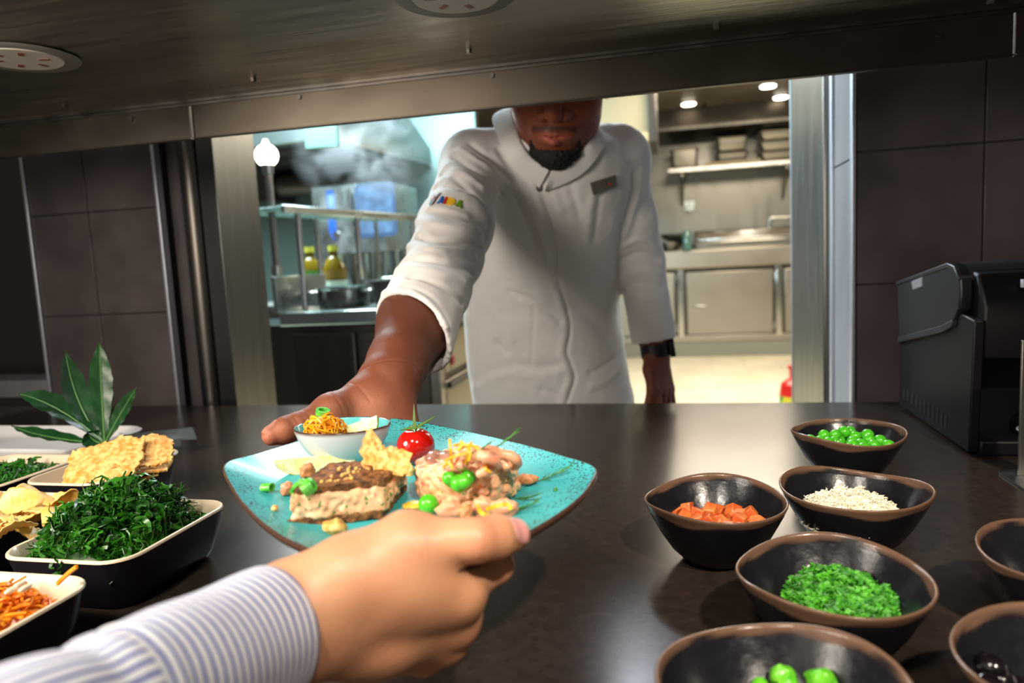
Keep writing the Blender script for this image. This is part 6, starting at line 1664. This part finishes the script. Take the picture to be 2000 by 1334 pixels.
def stroke_dist(pp):
    pts = []
    for c in pp:
        p, _n = cast(*cr(*c))
        if p is not None: pts.append(np.array(p))
    if len(pts) < 2: return None
    Q = catmull([Vector(p) for p in pts], 6); d = np.full(len(V), 9.0)
    lo = np.min([tuple(q) for q in Q], 0)-.06; hi = np.max([tuple(q) for q in Q], 0)+.06
    idx = np.nonzero(((V > lo) & (V < hi)).all(1))[0]; W_ = V[idx]; dd = np.full(len(idx), 9.0)
    for a, b in zip(Q, Q[1:]):
        a = np.array(a); b = np.array(b); ba = b-a; l2 = ba@ba
        if l2 < 1e-12: continue
        tt_ = np.clip(((W_-a)@ba)/l2, 0, 1); dd = np.minimum(dd, np.linalg.norm(W_-a-tt_[:, None]*ba, axis=1))
    d[idx] = dd; return d
STROKES = [  # amplitude mm, width mm, points in the chef crop
    (2.6, 9, [(735, 375), (775, 500), (810, 640), (815, 760), (838, 850), (860, 930), (868, 1000), (853, 1090), (868, 1140), (886, 1200), (868, 1260), (850, 1310)]),
    (-3.2, 4, [(752, 380), (796, 500), (832, 640), (836, 760), (858, 850), (882, 930), (891, 1000), (877, 1090), (894, 1140), (911, 1200), (893, 1260), (876, 1310)]),
    (-2.4, 6, [(590, 240), (640, 330), (690, 430), (735, 540), (775, 650), (805, 740), (835, 820)]), (1.6, 8, [(570, 260), (615, 350), (665, 450), (710, 560), (750, 670)]),
    (-2.6, 5, [(575, 410), (562, 480), (550, 560), (535, 640)]), (-2.0, 6, [(440, 405), (490, 430), (535, 480), (556, 550)]),
    (4.5, 13, [(255, 545), (330, 560), (420, 575), (500, 590)]), (-4.5, 7, [(250, 605), (300, 618), (400, 622), (470, 632), (520, 650)]),
    (3.0, 9, [(215, 650), (300, 660), (400, 668), (480, 690)]), (-3.5, 7, [(180, 715), (260, 700), (350, 712), (430, 735), (485, 760)]),
    (3.0, 10, [(170, 750), (260, 745), (350, 765), (440, 800)]), (-2.6, 7, [(130, 800), (220, 778), (320, 800), (400, 850), (440, 890)]),
    (1.8, 6, [(105, 845), (180, 838), (260, 855), (330, 915), (368, 985)]), (-1.6, 4, [(112, 826), (185, 818), (268, 836), (340, 895), (380, 965)]),
    (-3.2, 7, [(470, 215), (530, 260), (600, 320), (650, 385)]), (2.6, 8, [(430, 240), (500, 290), (580, 350), (640, 400)]), (-2.6, 7, [(400, 270), (470, 320), (560, 370), (610, 420)]), (2.4, 9, [(370, 310), (440, 345), (520, 400)]),
    (-2.2, 7, [(345, 345), (420, 375), (480, 420)]), (-2.0, 8, [(320, 400), (400, 400), (440, 410)]), (2.0, 10, [(300, 490), (380, 500), (450, 520)]),
    (-3.5, 16, [(590, 1060), (610, 1085)]), (2.0, 18, [(490, 1250), (560, 1200), (660, 1180), (760, 1195), (850, 1175)]), (-1.8, 14, [(500, 1215), (570, 1170), (660, 1150), (760, 1160), (840, 1140)]),
    (-1.3, 4, [(738, 900), (735, 980), (730, 1060), (728, 1140)]), (2.0, 9, [(690, 880), (760, 920), (850, 1000)]), (-2.0, 8, [(640, 840), (720, 870), (800, 920), (850, 960)]), (1.6, 12, [(540, 900), (600, 960), (640, 1040)]),
    (-1.4, 5, [(470, 880), (485, 980), (492, 1100), (500, 1280)]), (-2.4, 9, [(770, 1250), (820, 1265), (855, 1290)]),
    (-3.0, 8, [(1100, 560), (1092, 680), (1098, 800), (1103, 900), (1108, 1000)]), (2.0, 10, [(985, 440), (968, 540), (962, 640)]), (-1.8, 8, [(1020, 430), (1005, 530), (990, 620)]),
    (2.4, 10, [(1190, 330), (1180, 420), (1150, 520), (1120, 600)]), (-2.4, 8, [(1150, 350), (1140, 450), (1115, 540)]),
    (2.6, 9, [(1110, 650), (1180, 620), (1255, 650)]), (-2.6, 7, [(1110, 700), (1190, 675), (1265, 700)]), (2.2, 9, [(1105, 790), (1190, 750), (1270, 760)]), (-2.2, 7, [(1105, 830), (1190, 800), (1275, 815)]), (2.0, 9, [(1105, 900), (1190, 870), (1280, 880)]), (-1.4, 4, [(1100, 945), (1190, 940), (1285, 925)]),
    (-2.4, 10, [(980, 1180), (1040, 1150), (1095, 1100)]), (2.4, 12, [(980, 1240), (1060, 1200), (1110, 1150)]), (1.6, 14, [(880, 800), (960, 880), (1060, 960)]), (-1.6, 12, [(900, 900), (980, 960), (1080, 1060)]),
    (2.0, 9, [(800, 330), (820, 420), (850, 500)]), (-1.8, 8, [(880, 340), (900, 430), (930, 520)]),
]
D = .0016*nz(V*np.array([1, 1, .55]), 26, 1)+.0007*nz(V, 70, 2)
for amp, wd, pp in STROKES:
    d = stroke_dist(pp)
    if d is not None: D += amp*1e-3*(1.5 if min(q_[0] for q_ in pp) < 560 and max(q_[1] for q_ in pp) < 1000 else 1.25)*np.exp(-(d/(wd*1e-3*.8))**2)
V = V+N_*D[:, None]
V = relax(V, Fc, 1, .3)
jk = obj('jacket', VF(V, Fc), M['cotton'], ch, smooth=180)
tree2 = BVHTree.FromPolygons([Vector(p) for p in V], [tuple(q) for q in Fc.tolist()])
# standing collar
outer = [(1054, 366), (1026, 344), (996, 310), (975, 266), (968, 222)]; inner = [(1074, 329), (1044, 314), (1019, 284), (1005, 244), (1001, 208)]
outr = [(1176, 262), (1168, 300), (1130, 343), (1064, 374)]; innr = [(1158, 232), (1150, 275), (1118, 312), (1076, 334)]
def on_cloth(q, y0, off):
    p, n = cast(q[0], q[1], tree2)
    if p is None or abs(p.y-y0) > .09: return Vector(oy(q[0], q[1], y0))
    return Vector(CO)+(p-Vector(CO))*(1-off/(p-Vector(CO)).length)
def side(out_, in_, ys, off):
    o = [on_cloth(q, y, off) for q, y in zip(out_, ys)]
    i = [on_cloth(q, a.y+.004, off+.003) for q, a in zip(in_, o)]
    return o, i
lo1, li1 = side(outer, inner, (1.21, 1.213, 1.225, 1.25, 1.285), .0035)
lo2, li2 = side(outr, innr, (1.275, 1.245, 1.222, 1.205), .006)
bp_ = catmull(lo1+[Vector(oy(1035, 203, 1.385)), Vector(oy(1115, 203, 1.395))]+lo2, 8)
tp_ = catmull(li1+[Vector(oy(1050, 186, 1.365)), Vector(oy(1110, 184, 1.375))]+li2, 8)
n_ = len(tp_); cen = sum(tp_, Vector((0, 0, 0)))/n_
rings = []
for a, b in zip(tp_, bp_):
    o_ = ((a+b)/2-cen); o_.z *= .2; o_ = o_.normalized()*.0028
    m1 = (a*.6+b*.4)+o_*.6
    rings.append([a-o_, a+o_*.2+Vector((0, 0, .0012)), a+o_, m1+o_, b+o_, b-o_, m1-o_])
obj('collar', MB().loft(rings), M['cotton'], ch, smooth=70)
def patch(name, pts, m, parent, off=.0012, th=.0008, smooth=40):
    """A thin flat piece sewn on the jacket: outline points are dropped onto the cloth."""
    P, Nn = [], Vector((0, 0, 0))
    for q in pts:
        p, n = cast(q[0], q[1], tree2)
        if p is None: return None
        P.append(p); Nn += n
    Nn.normalize()
    if Nn.dot(Vector(CO)-P[0]) < 0: Nn = -Nn
    lo_ = [p+Nn*(off-th) for p in P]; hi_ = [p+Nn*off for p in P]
    n = len(P); c0, c1 = sum(lo_, Vector((0, 0, 0)))/n, sum(hi_, Vector((0, 0, 0)))/n
    cc, cn = cast(sum(q[0] for q in pts)/n, sum(q[1] for q in pts)/n, tree2)
    if cc is not None: c1 = cc+Nn*off*1.15
    b = MB(); b.v = [tuple(p) for p in lo_+hi_+[c0, c1]]
    b.f = [(i, (i+1) % n, n+(i+1) % n, n+i) for i in range(n)]+[((i+1) % n, i, 2*n) for i in range(n)]+[(n+i, n+(i+1) % n, 2*n+1) for i in range(n)]
    return obj(name, b, m, parent, smooth=0)
def dens(pts, k=3): return [(a[0]+(b[0]-a[0])*j/k, a[1]+(b[1]-a[1])*j/k) for a, b in zip(pts, pts[1:]+pts[:1]) for j in range(k)]
def lg(*pp): return dens([(790+.07*x, 360+.07*y) for x, y in pp], 2)
cl_ = {k: mat('thread_'+k, v, 0.6) for k, v in dict(red='c8201c', darkred='5c1712', blue='1257b8', yellow='edbb1e', green='6c9a1a', maroon='2c0d10').items()}
for col, pp in (('maroon', [(765, 345), (815, 283), (868, 345), (770, 560), (715, 600), (690, 580)]), ('red', [(785, 365), (815, 330), (848, 372), (762, 540), (722, 560)]),
                ('darkred', [(860, 400), (980, 243), (1035, 262), (770, 590), (735, 600), (800, 470)]),
                ('blue', [(895, 552), (1045, 348), (1092, 362), (1086, 552), (1036, 550), (1034, 520), (970, 520), (945, 550)]), ('red', [(1150, 368), (1222, 376), (1142, 568), (1073, 560)]),
                ('yellow', [(1222, 384), (1330, 398), (1405, 438), (1422, 505), (1380, 582), (1300, 602), (1163, 578)]),
                ('green', [(1398, 612), (1528, 452), (1592, 470), (1582, 692), (1534, 672), (1536, 622), (1478, 612), (1448, 642)])):
    o = patch('embroidery', lg(*pp), cl_[col], jk, off=.0016)
    if o is not None: o['label'] = {'maroon': 'dark maroon left stroke', 'darkred': 'dark red slanted stroke'}.get(col, col+' stitched letter')
bd = patch('name_badge', dens([(1151, 356), (1200, 341), (1203, 362), (1157, 379)], 4), mat('grey_badge', '7d766e', 0.35, metal=0.4), jk, off=.0045, th=.003)
if bd: 
    bd['label'] = 'grey name badge with a small red dot'
    patch('badge_dot', [(1188+2.6*math.cos(a), 358.5+2.6*math.sin(a)) for a in np.linspace(0, 6.28, 10, endpoint=False)], cl_['red'], jk, off=.0058, th=.001)
patch('snap_button', [(1053+5.5*math.cos(a), 367+6*math.sin(a)) for a in np.linspace(0, 6.28, 18, endpoint=False)], mat('grey_snap', '77757a', 0.35, metal=0.6), jk, off=.0030, th=.003)
patch('snap_center', [(1053.3+2.4*math.cos(a), 366+2.6*math.sin(a)) for a in np.linspace(0, 6.28, 12, endpoint=False)], mat('snap_stud', 'b5b2b2', 0.3, metal=0.7), jk, off=.0042, th=.002)
# trousers and shoes
TF = Field([np.arange(-.52, .04, .009), np.arange(1.40, 1.86, .009), np.arange(0, .80, .009)])
for s in (-1, 1):
    k_ = hip+np.array([s*.095, .0, -.30]); TF.cone(hip+np.array([s*.08, 0, 0]), k_, .095, .075, .04); TF.cone(k_, k_+np.array([0, .05, -.34]), .075, .062, .03)
TF.cone(hip+np.array([-.06, 0, .0]), hip+np.array([.06, 0, .0]), .115, .115, .04)
Vt, Ft = TF.mesh(); obj('trousers', VF(relax(Vt, Ft, 2), Ft), mat('dark_trousers', '2c2b30', 0.8), ch, smooth=180)
for s in (-1, 1):
    k_ = hip+np.array([s*.095, .0, -.30])
    obj('shoe', MB().loft([[(k_[0]+a*w_, k_[1]-.04+c, z) for a, c in rrect(.048, .14, .045, 6)] for z, w_ in ((0, 1), (.02, 1.05), (.05, .95), (.075, .6))]), mat('black_shoe', '151416', 0.4), ch)
# wrist watch
wd_ = (W2-E2)/np.linalg.norm(W2-E2); u1 = np.cross(wd_, [0, 1, 0]); u1 /= np.linalg.norm(u1); u2 = np.cross(wd_, u1)
wc = W2-wd_*.004
rings = [[tuple(wc+wd_*hh+(u1*math.cos(a)+u2*math.sin(a))*(rr)) for a in np.linspace(0, 6.2832, 40, endpoint=False)] for hh, rr in ((-.014, .0275), (-.013, .0300), (.013, .0300), (.014, .0275))]
wt = obj('watch_strap', MB().loft(rings, closed=True), mat('black_strap', '0c0b10', 0.45), ch, smooth=50)
sg = 1 if u1[0] > 0 else -1
b = MB(); b.loft([[tuple(wc+u1*sg*r_+u2*c*1.0+wd_*a) for a, c in rrect(.018, .019, .006, 5)] for r_ in (.028, .031, .037, .038)])
wf = obj('watch_case', b, mat('black_case', '0a0a0e', 0.25), wt, smooth=40)
